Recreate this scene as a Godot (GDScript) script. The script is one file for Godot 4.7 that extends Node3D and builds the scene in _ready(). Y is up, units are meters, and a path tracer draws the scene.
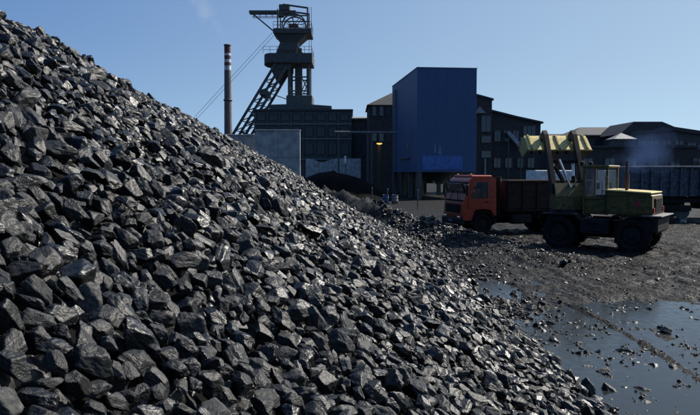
extends Node3D

const EYE := Vector3(0.0, 3.1, 0.0)
const SUN_AZ := 60.0      # degrees from straight ahead towards the right
const SUN_EL := 42.0
const EXPOSURE := 1.6

var M := {}
var nz := FastNoiseLite.new()
var nfine := FastNoiseLite.new()
var rng := RandomNumberGenerator.new()
var used := {}
var grime: Texture2D
var bump: Texture2D

# ------------------------------------------------------------------ naming
func numbered(called: String) -> String:
	var n: int = used.get(called, 0)
	used[called] = n + 1
	return called if n == 0 else "%s_%03d" % [called, n]

func tag(o: Node, label: String, category := "", group := "", kind := "") -> Node:
	if label: o.set_meta("label", label)
	if category: o.set_meta("category", category)
	if group: o.set_meta("group", group)
	if kind: o.set_meta("kind", kind)
	return o

func thing(called: String, label: String, category: String, at := Vector3.ZERO, turn := 0.0, group := "") -> Node3D:
	var o := Node3D.new()
	o.name = numbered(called)
	add_child(o)
	o.position = at
	o.rotation.y = turn
	tag(o, label, category, group)
	return o

func copy(src: Node3D, at: Vector3, turn: float, label := "", base := "") -> Node3D:
	var o: Node3D = src.duplicate()
	o.name = numbered(base if base else String(src.name))
	add_child(o)
	o.position = at
	o.rotation.y = turn
	if label: o.set_meta("label", label)
	return o

# ------------------------------------------------------------------ mesh helpers
func S() -> SurfaceTool:
	var st := SurfaceTool.new()
	st.begin(Mesh.PRIMITIVE_TRIANGLES)
	st.set_smooth_group(-1)
	return st

func obj(called: String, st: SurfaceTool, m: Material, parent: Node = null) -> MeshInstance3D:
	st.generate_normals()
	var o := MeshInstance3D.new()
	o.mesh = st.commit()
	o.mesh.surface_set_material(0, m)
	if parent == null:
		o.name = numbered(called)
		add_child(o)
	else:
		o.name = called
		parent.add_child(o, true)
	return o

func inst(called: String, mesh: Mesh, parent: Node, at: Vector3) -> MeshInstance3D:
	var o := MeshInstance3D.new()
	o.mesh = mesh
	o.name = called
	parent.add_child(o, true)
	o.position = at
	return o

func tri(st: SurfaceTool, a: Vector3, b: Vector3, c: Vector3, cen: Vector3) -> void:
	var n := (a - c).cross(a - b)
	st.add_vertex(a)
	if n.dot((a + b + c) / 3.0 - cen) >= 0.0:
		st.add_vertex(b)
		st.add_vertex(c)
	else:
		st.add_vertex(c)
		st.add_vertex(b)

func quad(st: SurfaceTool, a: Vector3, b: Vector3, c: Vector3, d: Vector3, cen: Vector3) -> void:
	tri(st, a, b, c, cen)
	tri(st, a, c, d, cen)

# box with chamfered edges; e = chamfer
func box(st: SurfaceTool, c: Vector3, s: Vector3, e := 0.0, b := Basis()) -> void:
	var h := s * 0.5
	var p := func(x: float, y: float, z: float) -> Vector3: return c + b * Vector3(x, y, z)
	if e <= 0.0:
		for ax in 3:
			for sg in [-1.0, 1.0]:
				var q := []
				for k in [[-1, -1], [1, -1], [1, 1], [-1, 1]]:
					var v := Vector3()
					v[ax] = sg * h[ax]
					v[(ax + 1) % 3] = k[0] * h[(ax + 1) % 3]
					v[(ax + 2) % 3] = k[1] * h[(ax + 2) % 3]
					q.append(c + b * v)
				quad(st, q[0], q[1], q[2], q[3], c)
		return
	var i := h - Vector3.ONE * e
	for ax in 3:
		var u := (ax + 1) % 3
		var w := (ax + 2) % 3
		for sg in [-1.0, 1.0]:
			var q := []
			for k in [[-1, -1], [1, -1], [1, 1], [-1, 1]]:
				var v := Vector3()
				v[ax] = sg * h[ax]
				v[u] = k[0] * i[u]
				v[w] = k[1] * i[w]
				q.append(c + b * v)
			quad(st, q[0], q[1], q[2], q[3], c)
			for sk in [-1.0, 1.0]:
				var r := []
				for k in [[-1, 0], [1, 0], [1, 1], [-1, 1]]:
					var v := Vector3()
					v[w] = k[0] * i[w]
					v[ax] = sg * (h[ax] if k[1] == 0 else i[ax])
					v[u] = sk * (i[u] if k[1] == 0 else h[u])
					r.append(c + b * v)
				quad(st, r[0], r[1], r[2], r[3], c)
	for x in [-1.0, 1.0]:
		for y in [-1.0, 1.0]:
			for z in [-1.0, 1.0]:
				tri(st, p.call(x * h.x, y * i.y, z * i.z), p.call(x * i.x, y * h.y, z * i.z), p.call(x * i.x, y * i.y, z * h.z), c)

func tube(st: SurfaceTool, a: Vector3, b: Vector3, r0: float, r1 := -1.0, n := 10, caps := true) -> void:
	if r1 < 0.0: r1 = r0
	var ax := (b - a).normalized()
	var u := ax.cross(Vector3.UP if absf(ax.y) < 0.9 else Vector3.RIGHT).normalized()
	var v := ax.cross(u)
	var m := (a + b) * 0.5
	st.set_smooth_group(1)
	for k in n:
		var t0 := TAU * k / n
		var t1 := TAU * (k + 1) / n
		var d0 := u * cos(t0) + v * sin(t0)
		var d1 := u * cos(t1) + v * sin(t1)
		quad(st, a + d0 * r0, a + d1 * r0, b + d1 * r1, b + d0 * r1, m)
	st.set_smooth_group(-1)
	if caps:
		for k in n:
			var t0 := TAU * k / n
			var t1 := TAU * (k + 1) / n
			var d0 := u * cos(t0) + v * sin(t0)
			var d1 := u * cos(t1) + v * sin(t1)
			tri(st, a, a + d0 * r0, a + d1 * r0, m)
			tri(st, b, b + d0 * r1, b + d1 * r1, m)

# square-section bar between two points
func bar(st: SurfaceTool, a: Vector3, b: Vector3, w: float, d := -1.0) -> void:
	if d < 0.0: d = w
	var y := (b - a).normalized()
	var z := Vector3.FORWARD if absf(y.z) < 0.9 else Vector3.RIGHT
	var x := y.cross(z).normalized()
	z = x.cross(y)
	box(st, (a + b) * 0.5, Vector3(w, (b - a).length(), d), 0.0, Basis(x, y, z))

# polygon in (a, b) swept along the third axis. axis: 0 = x, 1 = y, 2 = z
func prism(st: SurfaceTool, pts: PackedVector2Array, lo: float, hi: float, axis := 2) -> void:
	var to := func(q: Vector2, t: float) -> Vector3:
		if axis == 2: return Vector3(q.x, q.y, t)
		if axis == 0: return Vector3(t, q.y, q.x)
		return Vector3(q.x, t, q.y)
	var cc := Vector2()
	for q in pts: cc += q
	cc /= pts.size()
	var cw := Geometry2D.is_polygon_clockwise(pts)
	var idx := Geometry2D.triangulate_polygon(pts)
	var mid: Vector3 = to.call(cc, (lo + hi) * 0.5)
	for k in range(0, idx.size(), 3):
		for t in [lo, hi]:
			var a: Vector3 = to.call(pts[idx[k]], t)
			var b: Vector3 = to.call(pts[idx[k + 1]], t)
			var c: Vector3 = to.call(pts[idx[k + 2]], t)
			var inn: Vector3 = to.call((pts[idx[k]] + pts[idx[k + 1]] + pts[idx[k + 2]]) / 3.0, (lo + hi) * 0.5)
			tri(st, a, b, c, inn)
	for k in pts.size():
		var p := pts[k]
		var q := pts[(k + 1) % pts.size()]
		var nrm := Vector2(q.y - p.y, p.x - q.x) * (-1.0 if cw else 1.0)
		var inn2: Vector3 = to.call((p + q) * 0.5 - nrm.normalized() * 0.05, (lo + hi) * 0.5)
		quad(st, to.call(p, lo), to.call(q, lo), to.call(q, hi), to.call(p, hi), inn2)

# turned shape round a vertical axis through c; profile of (radius, height)
func lathe(st: SurfaceTool, c: Vector3, prof: Array, n := 24) -> void:
	st.set_smooth_group(1)
	for j in prof.size() - 1:
		var p: Vector2 = prof[j]
		var q: Vector2 = prof[j + 1]
		for k in n:
			var d0 := Vector3(cos(TAU * k / n), 0, sin(TAU * k / n))
			var d1 := Vector3(cos(TAU * (k + 1) / n), 0, sin(TAU * (k + 1) / n))
			var a := c + d0 * p.x + Vector3.UP * p.y
			var b := c + d1 * p.x + Vector3.UP * p.y
			var e := c + d1 * q.x + Vector3.UP * q.y
			var f := c + d0 * q.x + Vector3.UP * q.y
			var cen := c + Vector3.UP * (p.y + q.y) * 0.5
			if p.x > 0.0001: tri(st, a, b, e, cen)
			if q.x > 0.0001: tri(st, a, e, f, cen)
	st.set_smooth_group(-1)

# ------------------------------------------------------------------ materials
func noise_tex(freq: float, lo: Color, hi: Color, sd: int, size := 512, oct := 5, mid := 0.5) -> NoiseTexture2D:
	var n := FastNoiseLite.new()
	n.noise_type = FastNoiseLite.TYPE_SIMPLEX_SMOOTH
	n.frequency = freq
	n.fractal_octaves = oct
	n.seed = sd
	var t := NoiseTexture2D.new()
	t.width = size
	t.height = size
	t.seamless = true
	t.noise = n
	var g := Gradient.new()
	g.set_color(0, lo)
	g.set_color(1, hi)
	g.add_point(mid, lo.lerp(hi, 0.5))
	t.color_ramp = g
	return t

func mat(c: Color, rough := 0.8, metal := 0.0, grimy := 0.25) -> StandardMaterial3D:
	var m := StandardMaterial3D.new()
	m.albedo_color = c.linear_to_srgb()
	m.roughness = rough
	m.metallic = metal
	if grimy > 0.0:
		m.albedo_texture = grime
		m.uv1_triplanar = true
		m.uv1_world_triplanar = true
		m.uv1_scale = Vector3.ONE * grimy
	return m

func dirty(c: Color, rough := 0.8, metal := 0.0, grimy := 0.25) -> StandardMaterial3D:
	var m := mat(c, rough, metal, grimy)
	m.albedo_texture = M.soot
	return m

func dull(c: Color, rough := 0.8, metal := 0.0, grimy := 0.25) -> StandardMaterial3D:
	var m := mat(c, rough, metal, grimy)
	m.metallic_specular = 0.25
	return m

func materials() -> void:
	grime = noise_tex(0.012, Color(0.70, 0.695, 0.68), Color(1, 1, 1), 5, 512, 6, 0.45)
	M.soot = noise_tex(0.014, Color(0.26, 0.25, 0.24), Color(1, 1, 1), 15, 512, 6, 0.38)
	bump = noise_tex(0.02, Color(0, 0, 0), Color(1, 1, 1), 9, 512, 6)
	M.brick = mat(Color(0.055, 0.046, 0.044), 0.9, 0.0, 0.3)
	M.sheet = mat(Color(0.075, 0.088, 0.09), 0.8, 0.0, 0.25)
	M.darksheet = mat(Color(0.07, 0.072, 0.075), 0.75, 0.0, 0.2)
	M.trim = mat(Color(0.2, 0.2, 0.195), 0.8, 0.0, 0.3)
	M.steel = mat(Color(0.085, 0.085, 0.08), 0.6, 0.2, 0.4)
	M.rust = mat(Color(0.11, 0.065, 0.045), 0.85, 0.0, 0.5)
	M.concrete = mat(Color(0.36, 0.365, 0.355), 0.9, 0.0, 0.18)
	M.roof = mat(Color(0.045, 0.045, 0.047), 0.8, 0.0, 0.2)
	M.paleroof = mat(Color(0.26, 0.27, 0.27), 0.6, 0.0, 0.3)
	M.blue = mat(Color(0.013, 0.052, 0.135), 0.55, 0.0, 0.0)
	M.blue2 = mat(Color(0.025, 0.12, 0.40), 0.45, 0.0, 0.3)
	M.blue3 = mat(Color(0.03, 0.16, 0.52), 0.45, 0.0, 0.3)
	M.glass = mat(Color(0.03, 0.04, 0.05), 0.08, 0.0, 0.0)
	M.white = mat(Color(0.72, 0.72, 0.70), 0.5, 0.0, 0.4)
	M.chimwhite = mat(Color(0.75, 0.73, 0.72), 0.8, 0.0, 0.15)
	M.chimred = mat(Color(0.14, 0.04, 0.04), 0.8, 0.0, 0.15)
	M.chimgrey = mat(Color(0.17, 0.15, 0.15), 0.9, 0.0, 0.1)
	M.orange = mat(Color(0.46, 0.048, 0.016), 0.38, 0.0, 0.5)
	M.bed = dull(Color(0.045, 0.03, 0.025), 0.75, 0.0, 0.6)
	M.chassis = dull(Color(0.025, 0.025, 0.025), 0.7, 0.0, 0.5)
	M.rubber = dull(Color(0.018, 0.018, 0.018), 0.85, 0.0, 1.0)
	M.yellow = dirty(Color(0.42, 0.33, 0.03), 0.5, 0.0, 0.7)
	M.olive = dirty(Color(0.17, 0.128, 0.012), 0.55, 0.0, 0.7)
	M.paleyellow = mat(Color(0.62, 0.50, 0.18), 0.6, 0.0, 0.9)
	M.chrome = mat(Color(0.7, 0.7, 0.7), 0.15, 1.0, 0.0)
	M.lampred = mat(Color(0.28, 0.025, 0.03), 0.3, 0.0, 0.0)
	M.lampamber = mat(Color(0.7, 0.3, 0.03), 0.3, 0.0, 0.0)
	M.ochre = mat(Color(0.10, 0.07, 0.025), 0.7, 0.0, 0.6)
	M.wagon = dirty(Color(0.10, 0.125, 0.16), 0.6, 0.0, 0.5)
	M.palesheet = mat(Color(0.33, 0.37, 0.38), 0.7, 0.0, 0.3)
	M.emblem = mat(Color(0.06, 0.13, 0.21), 0.6, 0.0, 0.0)
	M.dirtyglass = mat(Color(0.045, 0.052, 0.056), 0.5, 0.0, 0.0)
	M.wire = mat(Color(0.08, 0.08, 0.08), 0.7, 0.0, 0.0)
	var g := StandardMaterial3D.new()
	g.albedo_color = Color(0.4, 0.46, 0.5, 0.12)
	g.transparency = BaseMaterial3D.TRANSPARENCY_ALPHA
	g.roughness = 0.05
	M.pane = g
	var l := StandardMaterial3D.new()
	l.albedo_color = Color(1, 0.85, 0.5)
	l.emission_enabled = true
	l.emission = Color(1.0, 0.83, 0.45)
	l.emission_energy_multiplier = 0.6
	M.lamp = l
	# coal: dark, cleaved, half glossy, with grey dust in patches
	var tones := [Color(0.0125, 0.013, 0.0132), Color(0.026, 0.0265, 0.0265), Color(0.0075, 0.0078, 0.008), Color(0.085, 0.086, 0.085)]
	var dust := noise_tex(0.008, Color(0.40, 0.41, 0.42), Color(1, 1, 1), 21, 512, 6, 0.55)
	var frac := noise_tex(0.013, Color(0, 0, 0), Color(1, 1, 1), 41, 1024, 6)
	var sheen := [[0.27, 0.50, 0.45], [0.38, 0.66, 0.43], [0.5, 0.85, 0.35]]      # cleaved and shiny, plain, dusty
	M.coals = []
	for k in 6:
		var q: Array = sheen[[1, 1, 0, 2, 0, 1][k]] if k < 4 else sheen[k - 4]
		var m := StandardMaterial3D.new()
		m.albedo_color = (tones[k] if k < 4 else Color.WHITE).linear_to_srgb()
		m.vertex_color_use_as_albedo = k > 3
		m.albedo_texture = dust
		m.roughness = 1.0
		m.roughness_texture = noise_tex(0.011, Color(q[0], q[0], q[0]), Color(q[1], q[1], q[1]), 31 + k, 512, 5)
		m.roughness_texture_channel = BaseMaterial3D.TEXTURE_CHANNEL_RED
		m.uv1_triplanar = true
		m.uv1_scale = Vector3(0.55, 1.1, 0.55)
		m.heightmap_enabled = true
		m.heightmap_texture = frac
		m.heightmap_scale = 0.16
		m.metallic_specular = q[2]
		M.coals.append(m)
	M.tones = tones
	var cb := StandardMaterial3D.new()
	cb.albedo_color = Color(0.005, 0.005, 0.0052).linear_to_srgb()  # blacker than coal fines: shade of the gaps between lumps is in the colour
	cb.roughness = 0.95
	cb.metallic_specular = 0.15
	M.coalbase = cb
	var gm := StandardMaterial3D.new()
	gm.albedo_texture = noise_tex(0.01, Color(0.0042, 0.0045, 0.0048).linear_to_srgb(), Color(0.0125, 0.0129, 0.0133).linear_to_srgb(), 61, 1024, 6)
	gm.roughness = 1.0
	gm.metallic_specular = 0.24
	gm.roughness_texture = noise_tex(0.006, Color(0.45, 0.45, 0.45), Color(0.95, 0.95, 0.95), 62, 512, 4)
	gm.roughness_texture_channel = BaseMaterial3D.TEXTURE_CHANNEL_RED
	gm.uv1_triplanar = true
	gm.uv1_world_triplanar = true
	gm.uv1_scale = Vector3.ONE * 0.17
	gm.heightmap_enabled = true
	gm.heightmap_texture = noise_tex(0.03, Color(0, 0, 0), Color(1, 1, 1), 63, 1024, 6)
	gm.heightmap_scale = 6.0
	M.ground = gm
	var wm := StandardMaterial3D.new()
	wm.albedo_color = Color(0.016, 0.018, 0.018).linear_to_srgb()
	wm.roughness = 1.0
	wm.roughness_texture = noise_tex(0.012, Color(0.05, 0.05, 0.05), Color(0.3, 0.3, 0.3), 71, 512, 5)
	wm.roughness_texture_channel = BaseMaterial3D.TEXTURE_CHANNEL_RED
	wm.metallic_specular = 0.35
	wm.uv1_triplanar = true
	wm.uv1_world_triplanar = true
	wm.uv1_scale = Vector3.ONE * 0.6
	wm.heightmap_enabled = true
	wm.heightmap_texture = bump
	wm.heightmap_scale = 0.04
	M.water = wm

# ------------------------------------------------------------------ terrain
# stations along the heap: distance ahead, crest x, crest height, toe x
const HEAP := [[-8.0, -5.3, 5.7, 3.3], [5.0, -5.3, 5.75, 3.3], [10.0, -5.25, 5.55, 3.35], [15.0, -4.95, 4.98, 3.3], [20.0, -5.2, 4.95, 3.2], [25.0, -5.4, 4.82, 3.05],
	[30.0, -5.0, 4.40, 2.8], [36.0, -4.5, 3.80, 2.2], [41.0, -3.6, 3.15, 1.6], [45.0, -2.9, 2.52, 1.0], [50.0, -2.6, 1.5, 0.0], [54.0, -2.6, 0.5, -1.0], [57.0, -2.5, -0.1, -2.0]]

func station(d: float) -> Vector3:
	var n := HEAP.size()
	if d <= HEAP[0][0]: return Vector3(HEAP[0][1], HEAP[0][2], HEAP[0][3])
	if d >= HEAP[n - 1][0]: return Vector3(HEAP[n - 1][1], -0.2, HEAP[n - 1][3])
	var k := 0
	while HEAP[k + 1][0] < d: k += 1
	var a: Array = HEAP[k]
	var b: Array = HEAP[k + 1]
	var t: float = (d - a[0]) / (b[0] - a[0])
	return Vector3(lerpf(a[1], b[1], t), lerpf(a[2], b[2], t), lerpf(a[3], b[3], t))

func heap_h(x: float, z: float) -> float:
	var s := station(-z)
	var t := (s.z - x) / (s.z - s.x)
	if t < 0.0 or s.y < 0.02: return -0.25 - absf(t) * 0.3
	var h := s.y * t
	if t > 0.9:
		var q := clampf((t - 0.9) / 0.2, 0.0, 1.0)
		h = s.y * (0.9 + 0.2 * (q - q * q * 0.5) - maxf(t - 1.1, 0.0) * 0.95) / 1.0
	h -= 0.22 * sin(clampf(t, 0.0, 1.0) * PI)                      # a slightly hollow slope
	h += nz.get_noise_2d(x * 9.0, z * 9.0) * 0.16 * clampf(t * 4.0, 0.0, 1.0)
	return h

# low rubble ridge from the end of the heap to the truck: [x, z, height, half width]
const BERM := [[-2.6, -50.0, 1.9, 3.2], [-0.4, -45.0, 1.65, 2.6], [1.6, -39.0, 1.1, 2.4], [3.4, -34.0, 0.62, 2.2], [4.9, -30.0, 0.42, 1.8], [6.2, -26.0, 0.24, 1.5], [7.0, -23.0, 0.14, 1.4], [9.0, -20.5, 0.0, 1.2]]

func berm_h(x: float, z: float) -> float:
	var best := 0.0
	for k in BERM.size() - 1:
		var a := Vector2(BERM[k][0], BERM[k][1])
		var b := Vector2(BERM[k + 1][0], BERM[k + 1][1])
		var ab := b - a
		var t := clampf((Vector2(x, z) - a).dot(ab) / ab.length_squared(), 0.0, 1.0)
		var d := (Vector2(x, z) - a - ab * t).length() / lerpf(BERM[k][3], BERM[k + 1][3], t)
		if d < 1.0:
			best = maxf(best, lerpf(BERM[k][2], BERM[k + 1][2], t) * (1.0 - d * d * (3.0 - 2.0 * d)))
	return best

# hollows that hold water: [x, z, half x, half z, depth]
const HOLLOW := [[4.4, -10.4, 2.3, 5.6, 0.115], [7.3, -9.5, 2.6, 5.6, 0.115], [7.2, -14.4, 2.6, 2.2, 0.11], [10.6, -11.0, 2.4, 4.0, 0.12], [3.8, -17.6, 0.7, 2.4, 0.12], [5.6, -5.5, 3.5, 2.5, 0.12], [12.0, -17.0, 2.6, 0.9, 0.06]]

func ground_h(x: float, z: float) -> float:
	var far := clampf((-z - 45.0) / 60.0, 0.0, 1.0)
	var n := nz.get_noise_2d(x * 6.0, z * 6.0)
	var h := 0.05 + n * 0.045 * (1.0 - far)
	if z > -48.0 and z < 5.0 and x > -8.0 and x < 26.0:
		var dip := 0.0
		for q in HOLLOW:
			var d := Vector2((x - q[0]) / q[2], (z - q[1]) / q[3]).length()
			if d < 1.0:
				dip = maxf(dip, q[4] * (1.0 - d * d * d))
		var calm := 1.0 - 0.55 * clampf(dip / 0.1, 0.0, 1.0)
		var c := x - z * 0.076 + nz.get_noise_2d(x * 3.0 + 90.0, z * 3.0) * 0.5
		h += nz.get_noise_2d(c * 55.0, z * 2.0 + 40.0) * 0.085 * calm             # ruts along the heap
		h += nfine.get_noise_2d(x * 26.0, z * 26.0) * 0.075 * calm
		h += nfine.get_noise_2d(x * 70.0, z * 70.0) * 0.032
		h -= dip
		# a thrown-up rut between the wheel tracks, standing out of the water
		var rx := 5.25 + sin(z * 0.9) * 0.07
		var rd := absf(x - rx) / 0.10
		if rd < 1.0 and z < -7.0 and z > -15.5:
			h += (0.085 + nfine.get_noise_2d(x * 30.0, z * 30.0) * 0.07) * (1.0 - rd * rd)
		h += berm_h(x, z) + (nz.get_noise_2d(x * 16.0, z * 16.0) * 0.5 * berm_h(x, z))
	return h

func graded(lo: float, a: float, b: float, hi: float, step: float, grow: float) -> PackedFloat32Array:
	var r := PackedFloat32Array()
	var left := []
	var s := step
	var v := a
	while v > lo:
		s *= grow
		v -= s
		left.append(v)
	left.reverse()
	for q in left: r.append(q)
	v = a
	while v < b:
		r.append(v)
		v += step
	s = step
	while v < hi:
		r.append(v)
		s *= grow
		v += s
	r.append(hi)
	return r

func sheet(xs: PackedFloat32Array, zs: PackedFloat32Array, f: Callable) -> ArrayMesh:
	var v := PackedVector3Array()
	var nn := PackedVector3Array()
	var w := xs.size()
	v.resize(w * zs.size())
	nn.resize(w * zs.size())
	for j in zs.size():
		for i in w:
			v[j * w + i] = Vector3(xs[i], f.call(xs[i], zs[j]), zs[j])
	for j in zs.size():
		for i in w:
			var a := v[j * w + mini(i + 1, w - 1)] - v[j * w + maxi(i - 1, 0)]
			var b := v[mini(j + 1, zs.size() - 1) * w + i] - v[maxi(j - 1, 0) * w + i]
			nn[j * w + i] = b.cross(a).normalized()
	var ix := PackedInt32Array()
	for j in zs.size() - 1:
		for i in w - 1:
			var p := j * w + i
			ix.append_array([p, p + 1, p + w, p + 1, p + w + 1, p + w])
	var arr := []
	arr.resize(Mesh.ARRAY_MAX)
	arr[Mesh.ARRAY_VERTEX] = v
	arr[Mesh.ARRAY_NORMAL] = nn
	arr[Mesh.ARRAY_INDEX] = ix
	var m := ArrayMesh.new()
	m.add_surface_from_arrays(Mesh.PRIMITIVE_TRIANGLES, arr)
	return m

# ------------------------------------------------------------------ coal lumps
var ico_v := PackedVector3Array()
var ico_i := PackedInt32Array()

func icosphere(sub: int) -> void:
	var g := (1.0 + sqrt(5.0)) / 2.0
	var v: Array[Vector3] = []
	for p in [[-1, g, 0], [1, g, 0], [-1, -g, 0], [1, -g, 0], [0, -1, g], [0, 1, g], [0, -1, -g], [0, 1, -g], [g, 0, -1], [g, 0, 1], [-g, 0, -1], [-g, 0, 1]]:
		v.append(Vector3(p[0], p[1], p[2]).normalized())
	var f: Array = [0, 11, 5, 0, 5, 1, 0, 1, 7, 0, 7, 10, 0, 10, 11, 1, 5, 9, 5, 11, 4, 11, 10, 2, 10, 7, 6, 7, 1, 8, 3, 9, 4, 3, 4, 2, 3, 2, 6, 3, 6, 8, 3, 8, 9, 4, 9, 5, 2, 4, 11, 6, 2, 10, 8, 6, 7, 9, 8, 1]
	for s in sub:
		var mid := {}
		var nf: Array = []
		for k in range(0, f.size(), 3):
			var e := []
			for q in 3:
				var a: int = f[k + q]
				var b: int = f[k + (q + 1) % 3]
				var key: int = mini(a, b) * 100000 + maxi(a, b)
				if not mid.has(key):
					mid[key] = v.size()
					v.append((v[a] + v[b]).normalized())
				e.append(mid[key])
			nf.append_array([f[k], e[0], e[2], f[k + 1], e[1], e[0], f[k + 2], e[2], e[1], e[0], e[1], e[2]])
		f = nf
	ico_v = PackedVector3Array(v)
	for k in range(0, f.size(), 3):
		ico_i.append_array([f[k], f[k + 2], f[k + 1]])

func lump_mesh(sd: int) -> ArrayMesh:
	var r := RandomNumberGenerator.new()
	r.seed = 1000 + sd
	var planes := []
	var np := r.randi_range(8, 13)
	for k in np:
		var y := 1.0 - 2.0 * (k + 0.5) / np
		var a := k * 2.39996 + r.randf_range(-0.5, 0.5)
		var d := Vector3(cos(a) * sqrt(1 - y * y), y, sin(a) * sqrt(1 - y * y))
		d = (d + Vector3(r.randf_range(-1, 1), r.randf_range(-1, 1), r.randf_range(-1, 1)) * 0.33).normalized()
		planes.append([d, r.randf_range(0.60, 0.92)])
	for k in 3:      # small chips off the corners
		planes.append([Vector3(r.randf_range(-1, 1), r.randf_range(-1, 1), r.randf_range(-1, 1)).normalized(), r.randf_range(0.86, 0.98)])
	var shape := Vector3(r.randf_range(0.95, 1.4), r.randf_range(0.34, 0.5) if sd % 4 == 0 else r.randf_range(0.55, 0.88), r.randf_range(0.66, 1.0))
	shapes.append("flat slab shaped" if shape.y < 0.5 else "long" if shape.x / shape.z > 1.45 else "blocky")
	var bed := Vector3(r.randf_range(-0.3, 0.3), 1, r.randf_range(-0.3, 0.3)).normalized()
	var v := PackedVector3Array()
	v.resize(ico_v.size())
	var off := Vector3(sd * 17.3, sd * 5.1, -sd * 9.7)
	for k in ico_v.size():
		var d := ico_v[k]
		var sum := 0.002
		for p in planes:
			var c: float = d.dot(p[0])
			if c > 0.05:
				sum += pow(c / p[1], 34.0)
		var rad := minf(pow(sum, -1.0 / 34.0), 1.25)
		var q := d * rad
		var n1 := nz.get_noise_3dv((q + off) * 32.0)
		var n2 := nfine.get_noise_3dv((q + off) * 55.0)
		var step := fposmod(q.dot(bed) * 5.0 + n1 * 1.5, 1.0)      # broken bedding layers
		rad *= 1.0 + n1 * 0.10 + n2 * 0.022 + (0.014 if step > 0.5 else -0.008)
		v[k] = d * rad * shape
	var nn := PackedVector3Array()
	nn.resize(v.size())
	for k in range(0, ico_i.size(), 3):
		var n := (v[ico_i[k + 2]] - v[ico_i[k]]).cross(v[ico_i[k + 1]] - v[ico_i[k]])
		if n.dot(v[ico_i[k]]) < 0.0: n = -n
		for q in 3: nn[ico_i[k + q]] += n
	for k in nn.size(): nn[k] = nn[k].normalized()
	var arr := []
	arr.resize(Mesh.ARRAY_MAX)
	arr[Mesh.ARRAY_VERTEX] = v
	arr[Mesh.ARRAY_NORMAL] = nn
	arr[Mesh.ARRAY_INDEX] = ico_i
	var m := ArrayMesh.new()
	m.add_surface_from_arrays(Mesh.PRIMITIVE_TRIANGLES, arr)
	return m

func multi(called: String, mesh: Mesh, m: Material, where: Array, cols: Array, parent: Node) -> void:
	var mm := MultiMesh.new()
	mm.transform_format = MultiMesh.TRANSFORM_3D
	mm.use_colors = true
	mm.mesh = mesh
	mm.instance_count = where.size()
	for k in where.size():
		mm.set_instance_transform(k, where[k])
		mm.set_instance_color(k, cols[k])
	var o := MultiMeshInstance3D.new()
	o.multimesh = mm
	o.material_override = m
	o.name = called
	parent.add_child(o, true)

func lump_basis(nrm: Vector3, r: float, tilt: float) -> Basis:
	var up := (nrm + Vector3(rng.randf_range(-1, 1), rng.randf_range(-1, 1), rng.randf_range(-1, 1)) * tilt).normalized()
	var x := up.cross(Vector3(rng.randf_range(-1, 1), rng.randf_range(-0.2, 0.2), rng.randf_range(-1, 1))).normalized()
	return Basis(x, up, x.cross(up)).scaled(Vector3.ONE * r)

func tone() -> Color:
	var q := rng.randf()
	var c: Color = M.tones[0] if q < 0.38 else M.tones[1] if q < 0.68 else M.tones[2] if q < 0.90 else M.tones[3]
	return c * rng.randf_range(0.85, 1.15)

const VARIANTS := 32
var lumps: Array[ArrayMesh] = []
var shapes := []

func in_view(p: Vector3) -> Vector2:
	var cam := Transform3D(Basis.from_euler(Vector3(deg_to_rad(-3.02), 0, 0)), EYE)
	var q := cam.affine_inverse() * p
	if q.z > -0.3: return Vector2(-9, -9)
	return Vector2(q.x / -q.z, q.y / -q.z)

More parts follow.
